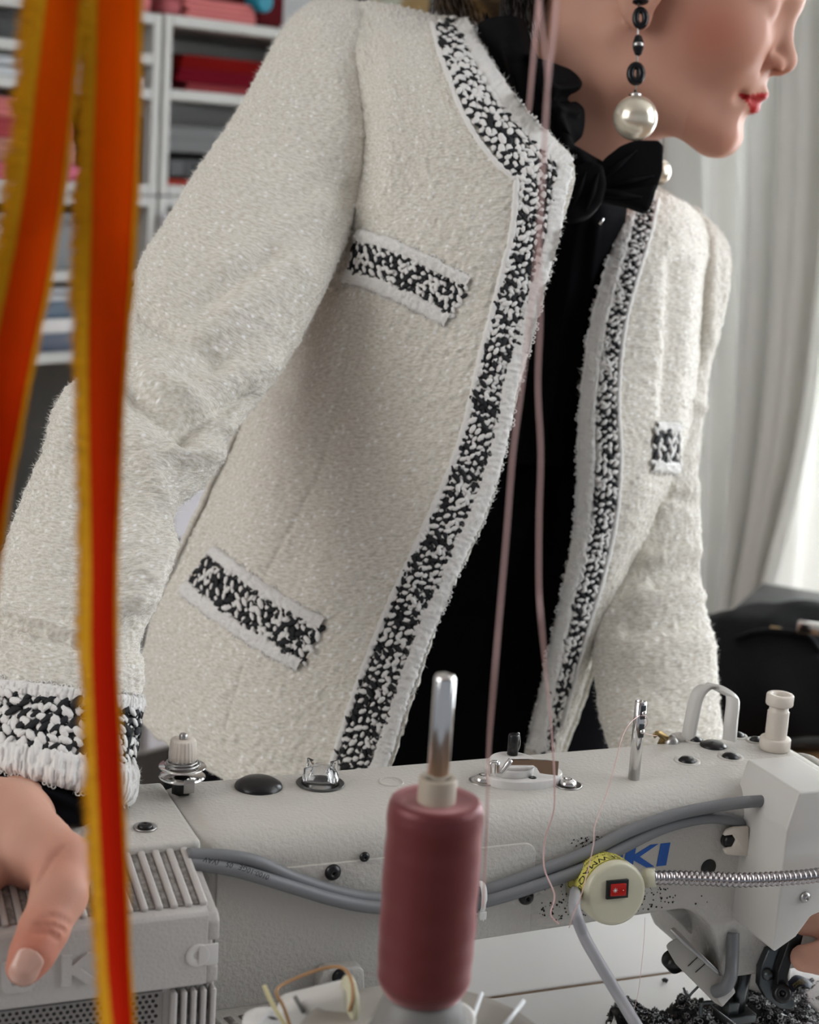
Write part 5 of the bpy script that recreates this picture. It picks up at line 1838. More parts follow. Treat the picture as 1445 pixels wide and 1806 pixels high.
def strip(bv, poly, step, halfw, na, off=0.0):
    if bv != 'cuff':
        return _strip0(bv, poly, step, halfw, na, off)
    r0, r1 = poly
    n = int(880 / step)
    return ring_strip(r0, r1, 0.0, 1.0, n, na, off)


trim(jo, 'cuff', (0.893, 0.950), 30, 'cuff_braid', na=6, step=10, seed=21, size=1.0)
fringe(jo, 'cuff', (0.950, 1.0), 20, 'cuff_fringe', seed=22, height=0.004)
fringe(jo, 'cuff', (0.872, 0.893), 14, 'cuff_top_band', seed=23)

# seams: fine stitched grooves show as thin lines; raised seam of the sleeve head

# fuzz: fine curled fibres standing off the cloth
fv, ff = [], []
for (G, N), cnt in zip(CLOTH, [20000, 6000, 24000, 10000] + FUZZN):
    h, w = G.shape[:2]
    vd = G - CAM
    vd /= np.linalg.norm(vd, axis=-1, keepdims=True)
    ok = np.argwhere((N * vd).sum(-1) < 0.25)
    idx = ok[RNG.integers(0, len(ok), cnt)]
    p = G[idx[:, 0], idx[:, 1]]
    n = N[idx[:, 0], idx[:, 1]]
    d = n * 0.6 + RNG.normal(0, 0.6, (cnt, 3))
    d /= np.linalg.norm(d, axis=1)[:, None]
    L_ = RNG.uniform(0.0015, 0.0045, cnt)[:, None]
    bend = RNG.normal(0, 0.5, (cnt, 3))
    s = np.cross(d, RNG.normal(0, 1, (cnt, 3)))
    s /= np.linalg.norm(s, axis=1)[:, None]
    wd_ = 0.00009
    q0, q1, q2 = p, p + d * L_ * 0.55, p + d * L_ + bend * L_ * 0.35
    base = len(fv) * 0 + sum(len(a) for a in fv)
    fv.append(np.stack([q0 - s * wd_, q0 + s * wd_, q1 - s * wd_, q1 + s * wd_, q2], 1).reshape(-1, 3))
    k = np.arange(cnt)[:, None] * 5 + base
    ff.append(np.concatenate([k + np.array([[0, 1, 3]]), k + np.array([[0, 3, 2]]), k + np.array([[2, 3, 4]])]))
link('boucle_fuzz', np.concatenate(fv), np.concatenate(ff), mat('fuzz_yarn', (0.86, 0.85, 0.82), 0.8), jo, kind='stuff', smooth=False)

# ------------------------------------------------------------------ blouse, skirt
bl_rows = [(905, 215, 1120, 245, 1.47, 0.8), (880, 300, 1140, 330, 1.46, 0.7), (820, 420, 1150, 440, 1.46, 0.52), (740, 600, 1130, 620, 1.46, 0.42), (640, 800, 1120, 810, 1.45, 0.40), (560, 1000, 1095, 1000, 1.45, 0.40),
           (450, 1180, 1080, 1180, 1.45, 0.40), (370, 1320, 1075, 1300, 1.45, 0.40), (330, 1400, 1075, 1400, 1.45, 0.40), (300, 1500, 1080, 1500, 1.46, 0.42)]
bl, BG, BN, _ = cloth('blouse', tube_rows(bl_rows, 160, 120), pr, [(960, 400, 900, 900, 14, 4), (1000, 420, 985, 900, 12, -4), (1020, 500, 1000, 1000, 12, 4), (940, 900, 820, 1250, 18, 5), (1000, 900, 930, 1200, 16, -4)], wrap=True, amp=0, m=SATIN, thick=0, label='black silk blouse with ruffled collar and bow', fuzz=False)
sk_rows = [(298, 1330, 1076, 1330, 1.47, 0.4), (285, 1420, 1080, 1420, 1.47, 0.42), (280, 1600, 1085, 1600, 1.47, 0.45), (290, 1900, 1080, 1900, 1.46, 0.45), (300, 2600, 1060, 2600, 1.62, 0.45)]
cloth('skirt', tube_rows(sk_rows, 60, 80), pr, wrap=True, amp=0, m=RUFFLE, thick=0, label='black skirt', fuzz=False)
# blouse cuff showing below the right sleeve
cf_rows = [(-40, 1310, 190, 1340, 0.968, 0.55), (-44, 1370, 178, 1402, 0.955, 0.75), (-42, 1405, 164, 1444, 0.945, 0.85), (-40, 1424, 150, 1458, 0.940, 0.85)]
cloth('blouse_cuff', tube_rows(cf_rows, 40, 80), bl, [(10, 1380, 150, 1430, 10, 3), (0, 1400, 80, 1425, 7, -3)], wrap=True, amp=0, m=SATIN, thick=0.0012, fuzz=False)


# ruffled collar: scalloped frills and a bow at the throat
def frill(name, line, width_px, waves, amp, dirn, scall=14):
    """line: (x,y,d) seam; frill grows along picture direction dirn, gathered in waves"""
    L_ = crom(np.array([P(*p) for p in line]), 120)
    wv = np.array([(_r * dirn[0] - _u * dirn[1]) * width_px / FPX * 1.4])
    t = np.linspace(0, 1, 120)
    G = []
    for s in np.linspace(0, 1, 14):
        w = s * (1 + 0.16 * np.sin(t * waves * 2 * PI))
        out = L_ + wv * w[:, None] + _f * (np.sin(t * waves * 2 * PI) * amp * s - 0.010 * s)[:, None]
        G.append(out)
    G = np.array(G)
    o = MB().grid(G).build(name, RUFFLE, bl)
    md = o.modifiers.new('thickness', 'SOLIDIFY')
    md.thickness = 0.0015
    return o


col = [(845, 40, 870, 30, 905, 28, 925, 34), (842, 66, 872, 56, 910, 56, 938, 72), (850, 96, 885, 90, 925, 92, 955, 106), (864, 122, 905, 112, 960, 108, 1004, 121), (876, 146, 920, 138, 975, 138, 1027, 147), (888, 170, 930, 164, 975, 164, 1012, 171),
       (902, 196, 940, 188, 985, 186, 1031, 194), (925, 226, 955, 216, 990, 214, 1028, 238), (944, 252, 970, 240, 990, 238, 1007, 265), (970, 284, 990, 272, 1022, 264, 1060, 282), (995, 316, 1015, 304, 1042, 294, 1072, 300), (1000, 340, 1022, 330, 1050, 322, 1075, 322)]
cg = ctrl([[(r[0], r[1], 1.35), (r[2], r[3], 1.326), (r[4], r[5], 1.318), (r[6], r[7], 1.335)] for r in col])
cloth('collar', surf(cg, 110, 60), bl, [(900, 80, 960, 280, 12, 5), (930, 110, 985, 250, 9, -5), (960, 120, 1000, 260, 8, 5), (1015, 150, 960, 160, 7, 4), (1015, 200, 960, 190, 7, 4), (1010, 172, 960, 176, 6, -5)], amp=0, m=RUFFLE, thick=0.0015, fuzz=False)
frill('collar_frill', [(850, 50, 1.36), (880, 120, 1.34), (905, 190, 1.335), (950, 250, 1.325), (985, 290, 1.32)], 22, 4, 0.006, (0.3, -0.9))


def bow_piece(name, poly, d, th, fold):
    q = MB()
    c = P(*np.mean(poly, axis=0), d)
    pp = [((P(x, y, d) - c) @ _r, (P(x, y, d) - c) @ _u) for x, y in poly]
    q.prism(c, _r, _u, _f, pp, -th, th, 0.006, 4)
    o = q.build(name, RUFFLE, bl)
    fq = MB()
    for a_, b_ in fold:
        fq.tube([P(a_[0], a_[1], d) - _f * (th - 0.001), (P(a_[0], a_[1], d) + P(b_[0], b_[1], d)) / 2 - _f * (th + 0.0022), P(b_[0], b_[1], d) - _f * (th - 0.001)], [0.0015, 0.004, 0.0015], 8, 16, flat=0.7)
    fq.build(name + '_fold', RUFFLE, bl)
    return o


bow_piece('bow_loop', [(1034, 334), (1048, 304), (1066, 282), (1092, 262), (1118, 252), (1158, 252), (1167, 262), (1166, 306), (1156, 338), (1146, 352), (1100, 344), (1060, 346)], 1.335, 0.012, [((1050, 330), (1120, 270)), ((1060, 338), (1150, 315))])
bow_piece('bow_loop', [(1030, 340), (1060, 334), (1100, 338), (1158, 326), (1152, 352), (1142, 378), (1106, 364), (1070, 356), (1040, 362)], 1.325, 0.010, [((1048, 346), (1130, 352))])
bow_piece('bow_knot', [(1000, 318), (1016, 296), (1040, 288), (1062, 296), (1068, 330), (1060, 362), (1040, 384), (1010, 392), (988, 384), (984, 345)], 1.318, 0.014, [((1005, 375), (1030, 310)), ((1030, 378), (1052, 312))])
bf = ctrl([[(960, 300, 1.40), (1010, 300, 1.365), (1060, 310, 1.36), (1108, 330, 1.40)], [(970, 380, 1.39), (1010, 380, 1.365), (1060, 385, 1.365), (1104, 390, 1.40)], [(955, 470, 1.39), (1000, 470, 1.372), (1050, 475, 1.372), (1085, 480, 1.40)],
           [(925, 640, 1.39), (970, 640, 1.378), (1010, 645, 1.378), (1050, 650, 1.40)], [(880, 820, 1.40), (940, 820, 1.382), (990, 825, 1.384), (1040, 830, 1.41)]])
cloth('blouse_front', surf(bf, 90, 40), bl, [(1020, 390, 960, 800, 10, 4), (985, 400, 930, 780, 9, -3), (1050, 400, 1020, 700, 8, 3)], amp=0, m=SATIN, thick=0.001, fuzz=False)
MB().tube([P(1064, 385, 1.352), P(1058, 396, 1.352)], 0.0012, 6).build('brooch_bead', CHROME, bl)

# ------------------------------------------------------------------ body: head, neck, torso and hands as one mesh
HY, HP, HR = math.radians(74), math.radians(16), math.radians(0)
HS = 1.06
f0 = np.array([math.sin(HY), -math.cos(HY), 0])
up0 = np.array([0, 0, 1.0])
rt0 = np.cross(f0, up0)
f1 = f0 * math.cos(HP) - up0 * math.sin(HP)
u1 = up0 * math.cos(HP) + f0 * math.sin(HP)
r2 = rt0 * math.cos(HR) - u1 * math.sin(HR)
u2 = u1 * math.cos(HR) + rt0 * math.sin(HR)
HB = np.stack([r2, f1, u2]) * HS            # rows: her right, forward, up
# anchor: the chin point goes where the photograph shows it
HO = P(1301, 253, 1.385) - np.array([0, 0.087, 0.012]) @ HB


def hl(p):                                   # head-local -> world
    return HO + np.asarray(p) @ HB


neck_base_l = (P(985, 330, 1.44) - HO) @ np.linalg.inv(HB)


def head_sdf(X):
    XS = X.copy()
    XS[..., 0] = np.abs(X[..., 0])
    d = ellipsoid(X, (0, -0.012, 0.150), (0.077, 0.098, 0.085))
    d = smin(d, ellipsoid(X, (0, 0.028, 0.085), (0.061, 0.060, 0.080)), 0.03)
    d = smin(d, capsule(XS, (0.050, 0.004, 0.034), (0.014, 0.068, 0.013), 0.016, 0.013), 0.030)
    d = smin(d, capsule(X, (-0.012, 0.072, 0.0135), (0.012, 0.072, 0.0135), 0.0145, 0.0145), 0.016)
    d = smin(d, ellipsoid(XS, (0.038, 0.056, 0.082), (0.024, 0.026, 0.026)), 0.022)
    d = smin(d, ellipsoid(X, (0, 0.066, 0.050), (0.030, 0.024, 0.028)), 0.016)
    d = smin(d, capsule(XS, (0.040, 0.066, 0.126), (0.004, 0.084, 0.122), 0.010, 0.010), 0.016)
    # sockets and closed lids
    d = smax(d, -(np.linalg.norm(XS - np.array([0.032, 0.096, 0.110]), axis=-1) - 0.013), 0.014)
    d = smin(d, np.linalg.norm(XS - np.array([0.031, 0.070, 0.110]), axis=-1) - 0.0132, 0.004)
    # nose
    d = smin(d, capsule(X, (0, 0.082, 0.116), (0, 0.0965, 0.085), 0.0056, 0.0066), 0.010)
    d = smin(d, np.linalg.norm(X - np.array([0, 0.0985, 0.0795]), axis=-1) - 0.0082, 0.007)
    d = smin(d, ellipsoid(XS, (0.0112, 0.0905, 0.0750), (0.0056, 0.0098, 0.0068)), 0.005)
    d = smin(d, capsule(X, (0, 0.088, 0.070), (0, 0.096, 0.0725), 0.0038, 0.0042), 0.005)
    d = smax(d, -capsule(XS, (0.0142, 0.0930, 0.0668), (0.0075, 0.0945, 0.0748), 0.0036, 0.0032), 0.0018)
    # crease round the wing of the nose and the philtrum side
    d = smax(d, -(capsule(XS, (0.0195, 0.083, 0.080), (0.0195, 0.084, 0.068), 0.0018, 0.0012)), 0.006)
    # lips
    d = smin(d, capsule(XS, (0.0225, 0.0800, 0.0470), (0.006, 0.0905, 0.0522), 0.0026, 0.0042), 0.004)
    d = smin(d, capsule(XS, (0.006, 0.0905, 0.0522), (0, 0.0908, 0.0512), 0.0042, 0.0042), 0.004)
    d = smin(d, capsule(XS, (0.0215, 0.0795, 0.0440), (0.007, 0.0870, 0.0400), 0.0028, 0.0050), 0.004)
    d = smin(d, capsule(XS, (0.007, 0.0870, 0.0400), (0, 0.0885, 0.0398), 0.0050, 0.0052), 0.004)
    d = smax(d, -capsule(XS, (0.0240, 0.0800, 0.0458), (0, 0.0990, 0.0466), 0.0014, 0.0022), 0.002)
    d = smax(d, -(np.linalg.norm(XS - np.array([0.0285, 0.0800, 0.0450]), axis=-1) - 0.004), 0.006)
    d = smax(d, -capsule(X, (-0.012, 0.0905, 0.0285), (0.012, 0.0905, 0.0285), 0.0045, 0.0045), 0.010)
    # ears
    e = ellipsoid(XS, (0.0755, -0.010, 0.098), (0.0075, 0.017, 0.031))
    e = smax(e, -ellipsoid(XS, (0.083, -0.007, 0.098), (0.006, 0.010, 0.018)), 0.004)
    e = smin(e, ellipsoid(XS, (0.0730, -0.003, 0.072), (0.0050, 0.0075, 0.0085)), 0.005)
    d = smin(d, e, 0.006)
    # neck
    nb = neck_base_l
    d = smin(d, capsule(X, (0, -0.034, 0.070), nb, 0.057, 0.056), 0.028)
    d = smin(d, capsule(XS, (0.052, -0.022, 0.055), (nb[0] * 0.5 + 0.012, nb[1] * 0.7 + 0.035, nb[2] * 0.85), 0.011, 0.010), 0.018)
    return d


hv, hq = sdf_mesh(head_sdf, (-0.105, -0.135, -0.14), (0.105, 0.130, 0.25), 0.0019)
cheek = lambda p: 0.55 * math.exp(-(((p[1] - 0.050) / 0.03) ** 2 + ((p[2] - 0.078) / 0.026) ** 2)) if abs(p[0]) > 0.02 else 0
lipx = np.abs(hv[:, 0])
lz = hv[:, 2]
up_edge = 0.0555 - 0.0075 * (lipx / 0.024) ** 1.5 - 0.0016 * np.exp(-(lipx / 0.0035) ** 2)
lo_edge = 0.0350 + 0.0095 * (lipx / 0.024) ** 2
lipmask = ((lz < up_edge) & (lz > lo_edge) & (lipx < 0.0245) & (hv[:, 1] > 0.076)).astype(float)
chk = 0.75 * np.exp(-(((hv[:, 1] - 0.048) / 0.030) ** 2 + ((lz - 0.080) / 0.028) ** 2)) * (lipx > 0.015) + 0.5 * np.exp(-(((hv[:, 1] - 0.10) / 0.012) ** 2 + ((lz - 0.072) / 0.008) ** 2)) + 0.25 * np.exp(-((lz - 0.012) / 0.016) ** 2) * (hv[:, 1] > 0.05)
HW = HO + hv @ HB


# hands, built from joints
def hand_sdf(chains, ks):
    def fn(X):
        d = None
        for ch, k in zip(chains, ks):
            e = None
            for (pa, ra), (pb, rb) in zip(ch[:-1], ch[1:]):
                c = capsule(X, pa, pb, ra, rb)
                e = c if e is None else smin(e, c, 0.004)
            d = e if d is None else smin(d, e, k)
        return d
    return fn


mm = 0.001
def J(x, y, d, r):
    return (P(x, y, d), r * mm)


rh = [
    [J(40, 1330, 0.985, 20), J(40, 1400, 0.958, 20), J(30, 1450, 0.922, 21)],                           # forearm, wrist
    [J(15, 1455, 0.905, 23), J(60, 1500, 0.882, 20), J(108, 1525, 0.868, 16.5)],                         # thumb base
    [J(108, 1525, 0.868, 15.5), J(104, 1580, 0.848, 13.6), J(76, 1642, 0.832, 11.8), J(58, 1680, 0.824, 10.6), J(43, 1706, 0.820, 9.0)],
    [J(0, 1450, 0.912, 23), J(-20, 1500, 0.885, 19), J(-35, 1538, 0.868, 13), J(-75, 1560, 0.845, 10.5), J(-95, 1620, 0.835, 9.5), J(-100, 1670, 0.835, 8.5)],     # index
    [J(-40, 1440, 0.915, 22), J(-85, 1490, 0.885, 17), J(-105, 1525, 0.868, 12.5), J(-160, 1550, 0.845, 10.5), J(-185, 1620, 0.835, 9.5), J(-190, 1680, 0.835, 8.5)],
    [J(-70, 1430, 0.915, 20), J(-150, 1475, 0.885, 16), J(-185, 1510, 0.865, 11.5), J(-235, 1545, 0.845, 9.8), J(-260, 1610, 0.835, 8.8), J(-262, 1660, 0.835, 8.0)],
    [J(-90, 1420, 0.915, 18), J(-205, 1450, 0.885, 14), J(-250, 1490, 0.865, 10.5), J(-300, 1530, 0.845, 8.6), J(-320, 1590, 0.835, 7.8), J(-322, 1630, 0.835, 7.2)],
]
def block(chains):
    p = np.array([c[0] for ch in chains for c in ch])
    r = max(c[1] for ch in chains for c in ch) + 0.004
    return p.min(0) - r, p.max(0) + r


_rh0 = hand_sdf(rh, [0.010, 0.010, 0.004, 0.005, 0.005, 0.005, 0.005])


def rh_fn(X):
    d = _rh0(X)
    # skin creases over the thumb joint and the fold at its root
    for pts, r in CREASES:
        for p0, p1 in zip(pts[:-1], pts[1:]):
            d = smax(d, -capsule(X, p0, p1, r, r), 0.002)
    return d


def drop(x, y):
    """walk from the camera side onto the hand's surface"""
    t = np.linspace(0.78, 0.92, 281)
    q_ = CAM + t[:, None] * ray(x, y)
    v_ = _rh0(q_)
    k = np.argmax(v_ < 0.0002)
    return q_[k] if v_[k] < 0.0002 else None


CREASES = []
for line, r in (([(60, 1634), (76, 1630), (92, 1632), (108, 1637), (120, 1645)], 0.0007), ([(58, 1645), (74, 1643), (90, 1647), (104, 1655)], 0.0006), ([(74, 1618), (92, 1615), (112, 1622), (126, 1632)], 0.0005),
                ([(112, 1494), (100, 1505), (88, 1519), (76, 1536), (66, 1552)], 0.0016)):
    p_ = [drop(x, y) for x, y in crom(np.array(line, float), 14)]
    CREASES.append(([a_ for a_ in p_ if a_ is not None], r))


rhv, rhq = sdf_mesh(rh_fn, *block(rh), 0.0014) if True else sdf_mesh(hand_sdf(rh, [0.010, 0.010, 0.004, 0.005, 0.005, 0.005, 0.005]), *block(rh), 0.0014)
lh = [
    [J(1270, 1400, 1.25, 26), J(1330, 1480, 1.20, 25), J(1420, 1560, 1.15, 24)],
    [J(1420, 1560, 1.15, 22), J(1520, 1600, 1.11, 18), J(1560, 1625, 1.10, 12), J(1490, 1625, 1.08, 10.5), J(1445, 1622, 1.075, 9.8), J(1418, 1626, 1.075, 8.8)],
    [J(1430, 1575, 1.15, 22), J(1530, 1650, 1.10, 17), J(1570, 1675, 1.09, 12), J(1500, 1685, 1.07, 11), J(1450, 1690, 1.065, 9.8), J(1418, 1690, 1.065, 8.8)],
    [J(1440, 1580, 1.15, 20), J(1560, 1690, 1.10, 16), J(1600, 1720, 1.09, 11.5), J(1560, 1735, 1.08, 10), J(1520, 1745, 1.075, 9.2), J(1500, 1750, 1.075, 8.4)],
    [J(1450, 1580, 1.15, 18), J(1560, 1730, 1.11, 14), J(1600, 1760, 1.10, 10), J(1550, 1780, 1.09, 8.8), J(1510, 1790, 1.085, 8), J(1490, 1795, 1.085, 7.4)],
    [J(1420, 1560, 1.15, 20), J(1480, 1540, 1.12, 15), J(1510, 1560, 1.10, 12), J(1490, 1580, 1.085, 11), J(1455, 1590, 1.08, 9.5)],
]
lhv, lhq = sdf_mesh(hand_sdf(lh, [0.01, 0.008, 0.004, 0.004, 0.004, 0.006]), *block(lh), 0.0026)
# torso and arms under the clothes
nb_w = hl(neck_base_l)
rsh, lsh = P(575, 130, 1.40), P(1205, 470, 1.56)
tor = [
    [(nb_w, 0.045), (P(960, 420, 1.51), 0.055), (P(880, 800, 1.50), 0.065), (P(740, 1250, 1.52), 0.075), (P(700, 1500, 1.53), 0.08)],
    [(rsh, 0.042), (P(860, 300, 1.50), 0.045), (P(1190, 440, 1.57), 0.03)],
    [(rsh, 0.042), (P(270, 700, 1.165), 0.034), (P(110, 1150, 1.02), 0.026), (P(30, 1360, 0.975), 0.025)],
    [(P(1215, 430, 1.55), 0.018), (P(1190, 560, 1.51), 0.018), (P(1165, 900, 1.42), 0.017), (P(1150, 1050, 1.38), 0.017), (P(1170, 1290, 1.305), 0.022), (P(1250, 1420, 1.25), 0.024)],
]
tv, tq = sdf_mesh(hand_sdf(tor, [0.02, 0.04, 0.02, 0.01]), *block(tor), 0.009)
V_, F_, n = [], [], 0
tint = []
for v, q_, tn in ((HW, hq, np.stack([lipmask, chk], -1)), (rhv, rhq, None), (lhv, lhq, None), (tv, tq, None)):
    V_.append(v)
    F_.append(q_ + n)
    n += len(v)
    if tn is None:
        tn = np.zeros((len(v), 2))
        if v is rhv:                          # redder knuckles and fingertip
            for c, r, a in ((P(43, 1706, 0.815), 0.02, 0.8), (P(80, 1640, 0.822), 0.016, 0.5), (P(110, 1540, 0.855), 0.02, 0.45)):
                tn[:, 1] += a * np.exp(-(np.linalg.norm(v - c, axis=1) / r) ** 2)
    tint.append(tn)
m, nt, b = nodes('skin')
at = nt.nodes.new('ShaderNodeAttribute')
at.attribute_name = 'tint'
sp_ = nt.nodes.new('ShaderNodeSeparateColor')
nt.links.new(at.outputs['Color'], sp_.inputs['Color'])
mx1 = nt.nodes.new('ShaderNodeMix')
mx1.data_type = 'RGBA'
mx1.inputs[6].default_value = (0.56, 0.305, 0.225, 1)
mx1.inputs[7].default_value = (0.46, 0.155, 0.10, 1)
mx2 = nt.nodes.new('ShaderNodeMix')
mx2.data_type = 'RGBA'
mx2.inputs[7].default_value = (0.42, 0.012, 0.014, 1)
nt.links.new(sp_.outputs['Green'], mx1.inputs[0])
nt.links.new(mx1.outputs[2], mx2.inputs[6])
nt.links.new(sp_.outputs['Red'], mx2.inputs[0])
nt.links.new(mx2.outputs[2], b.inputs['Base Color'])
b.inputs['Roughness'].default_value = 0.58
b.inputs['Specular IOR Level'].default_value = 0.3
b.inputs['Subsurface Weight'].default_value = 0.15
b.inputs['Subsurface Radius'].default_value = (0.010, 0.004, 0.002)
b.inputs['Subsurface Scale'].default_value = 1.0
tn_ = nt.nodes.new('ShaderNodeTexCoord')
no_ = nt.nodes.new('ShaderNodeTexNoise')
no_.inputs['Scale'].default_value = 700
bp_ = nt.nodes.new('ShaderNodeBump')
bp_.inputs['Strength'].default_value = 0.15
bp_.inputs['Distance'].default_value = 0.0006
nt.links.new(tn_.outputs['Object'], no_.inputs['Vector'])
nt.links.new(no_.outputs['Fac'], bp_.inputs['Height'])
nt.links.new(bp_.outputs['Normal'], b.inputs['Normal'])
SKIN = m
bo = link('body', np.concatenate(V_), np.concatenate(F_), SKIN, pr)
tint = np.concatenate(tint)
ca = bo.data.color_attributes.new('tint', 'FLOAT_COLOR', 'POINT')
ca.data.foreach_set('color', np.concatenate([tint, np.zeros((len(tint), 1)), np.ones((len(tint), 1))], 1).clip(0, 1).astype(np.float32).ravel())
md = bo.modifiers.new('smooth', 'SMOOTH')
md.factor = 0.5
md.iterations = 3

# thumbnail
NAILM = mat('nail', (0.60, 0.35, 0.28), 0.25, coat=0.3)
G = []
b0, b1 = np.array([60.0, 1676.0]), np.array([30.0, 1737.0])
al_ = (b1 - b0) / np.linalg.norm(b1 - b0)
ac_ = np.array([-al_[1], al_[0]])
lastd = 0.80
for s in np.linspace(0, 1, 18):
    w_ = 25.5 * min(1, (s / 0.16) ** 0.5 + 0.25 if s < 0.16 else 1) * (1 if s < 0.72 else math.sqrt(max(0.06, 1 - ((s - 0.72) / 0.285) ** 2)))
    row = []
    for t in np.linspace(-1, 1, 15):
        x, y = b0 + (b1 - b0) * s + ac_ * w_ * t
        p_ = drop(x, y)
        if p_ is None or (p_ - CAM) @ _f > 0.83:
            p_ = P(x, y, lastd + 0.003 * abs(t))
        else:
            lastd = (p_ - CAM) @ _f
        row.append(p_ - ray(x, y) * 0.0007)
    G.append(row)
G = np.array(G)
for k in range(3):
    G[1:-1] = (G[:-2] + G[2:] + 2 * G[1:-1]) / 4
nl = MB().grid(np.array(G)).build('thumbnail', NAILM, pr)
md = nl.modifiers.new('thickness', 'SOLIDIFY')
md.thickness = 0.0006
md.offset = 0

# hair: combed strands over a shaped mass behind the ear and nape
HAIR = mat('brown_hair', (0.045, 0.026, 0.012), 0.42, vary=(60, (0.15, 0.09, 0.035), 0.5, 0.72))


def hair_sdf(X):
    XS = X.copy()
    XS[..., 0] = np.abs(X[..., 0])
    d = ellipsoid(X, (0, -0.022, 0.158), (0.088, 0.105, 0.092))
    d = smin(d, capsule(X, (0, -0.095, 0.14), (0, -0.13, 0.075), 0.055, 0.045), 0.03)
    d = smax(d, -ellipsoid(X, (0, 0.085, 0.09), (0.09, 0.085, 0.095)), 0.01)
    d = smax(d, -ellipsoid(XS, (0.09, 0.02, 0.08), (0.06, 0.06, 0.055)), 0.012)
    d = smax(d, -ellipsoid(X, (0, 0.0, 0.03), (0.09, 0.09, 0.055)), 0.01)
    return d


hrv, hrq = sdf_mesh(hair_sdf, (-0.12, -0.22, 0.0), (0.12, 0.12, 0.27), 0.003)
hr = link('hair', HO + hrv @ HB, hrq, HAIR, pr, label='brown hair gathered behind the neck')
q_dark, q_brown = MB(), MB()
rg = np.random.default_rng(5)
for k in range(620):
    dk = k >= 380
    x0, y0 = (rg.uniform(885, 940), rg.uniform(-60, -10)) if dk else (rg.uniform(768, 862), rg.uniform(-60, 0))
    d0 = rg.uniform(1.36, 1.42) if dk else rg.uniform(1.40, 1.46)
    ln_ = rg.uniform(60, 110) if dk else rg.uniform(50, 95)
    sl = rg.normal(0.05, 0.1) if dk else rg.normal(0.25, 0.25)
    q = q_dark if dk else q_brown
    q.tube([P(x0, y0, d0), P(x0 + sl * ln_ * 0.4, y0 + ln_ * 0.5, d0 - 0.01), P(x0 + sl * ln_ + rg.normal(0, 8), y0 + ln_, d0)], [0.0007, 0.0006, 0.0001], 4)
q_brown.build('hair_strands', HAIR, hr, kind='stuff')
q_dark.build('hair_strands', mat('dark_hair', (0.012, 0.008, 0.006), 0.4), hr, kind='stuff')

# earrings: bead drops with a pearl
PEARL = mat('pearl', (0.74, 0.68, 0.56), 0.20, metal=0.55, coat=0.7, spec=0.7)
JET = mat('jet_bead', (0.004, 0.004, 0.006), 0.25, spec=0.4)
ed = 1.275
er = MB().tube([P(1129, -60, ed), P(1122, 170, ed)], 0.0007, 6).build('earring', STEEL, pr, label='beaded drop earring with large pearl')
for x, y, rx, ry, kind in ((1131, -24, 13, 20, 'ring'), (1130, 3, 15, 6, 'flat'), (1130, 32, 14, 21, 'ring'), (1126, 80, 10, 20, 'oval'), (1122, 130, 16, 21, 'ring')):
    c = P(x, y, ed)
    a, b_ = rx * ed / FPX, ry * ed / FPX
    q = MB()
    if kind == 'ring':
        q.tube([c + _r * (a * 0.62) * math.cos(t) + _u * (b_ * 0.68) * math.sin(t) for t in np.linspace(0, 2 * PI, 25)], a * 0.44, 10, cap=False)
    else:
        q.lathe(c - _u * b_, _u, [(0, 0), (a * 0.6, b_ * 0.2), (a * 0.95, b_ * 0.7), (a, b_), (a * 0.95, b_ * 1.3), (a * 0.6, b_ * 1.8), (0, b_ * 2)], 10)
    q.build('jet_bead', JET, er, smooth=(kind == 'ring'))
    if kind == 'oval':
        MB().lathe(c - _u * b_ * 0.18, _u, [(a * 0.9, 0), (a * 1.02, b_ * 0.1), (a * 1.02, b_ * 0.3), (a * 0.9, b_ * 0.4)], 16).build('bead_cap', STEEL, er)
c = P(1121, 208, ed)
rp = 39.5 * ed / FPX
MB().lathe(c - _u * rp, _u, [(rp * math.sin(t), rp - rp * math.cos(t)) for t in np.linspace(0, PI, 25)], 40).build('pearl', PEARL, er)
MB().lathe(P(1121, 168, ed), _u, [(0.0046, -0.001), (0.0050, 0.0003), (0.0034, 0.0018), (0.0012, 0.0026), (0.001, 0.004)], 20, mod=lambda i, h: 1 if i % 2 else 0.85).build('pearl_cap', CHROME, er)
e2 = MB().tube([P(1176, 150, 1.47), P(1170, 270, 1.47)], 0.0007, 6).build('earring', STEEL, pr)
c = P(1160, 303, 1.47)
rp = 24 * 1.47 / FPX
MB().lathe(c - _u * rp, _u, [(rp * math.sin(t), rp - rp * math.cos(t)) for t in np.linspace(0, PI, 21)], 32).build('pearl', PEARL, e2)
# ------------------------------------------------------------------ lace on the machine bed, with label
bz_ = MO[2] - 0.2
LACE = mat('black_lace', (0.010, 0.010, 0.012), 0.38, spec=0.6)
LACES = mat('lace_painted_glint', (0.48, 0.48, 0.49), 0.3, spec=0.6)  # pale grey loops: highlights of the black lace put into the colour
lc = thing('lace_fabric', 'crumpled black lace under the presser foot', 'fabric', onZ(1300, 1790, bz_))


def lace_h(a, b):
    h = 0.006 + 0.012 * vnoise(a * 46 + 3, b * 46 + 8) + 0.006 * vnoise(a * 110, b * 110)
    return h


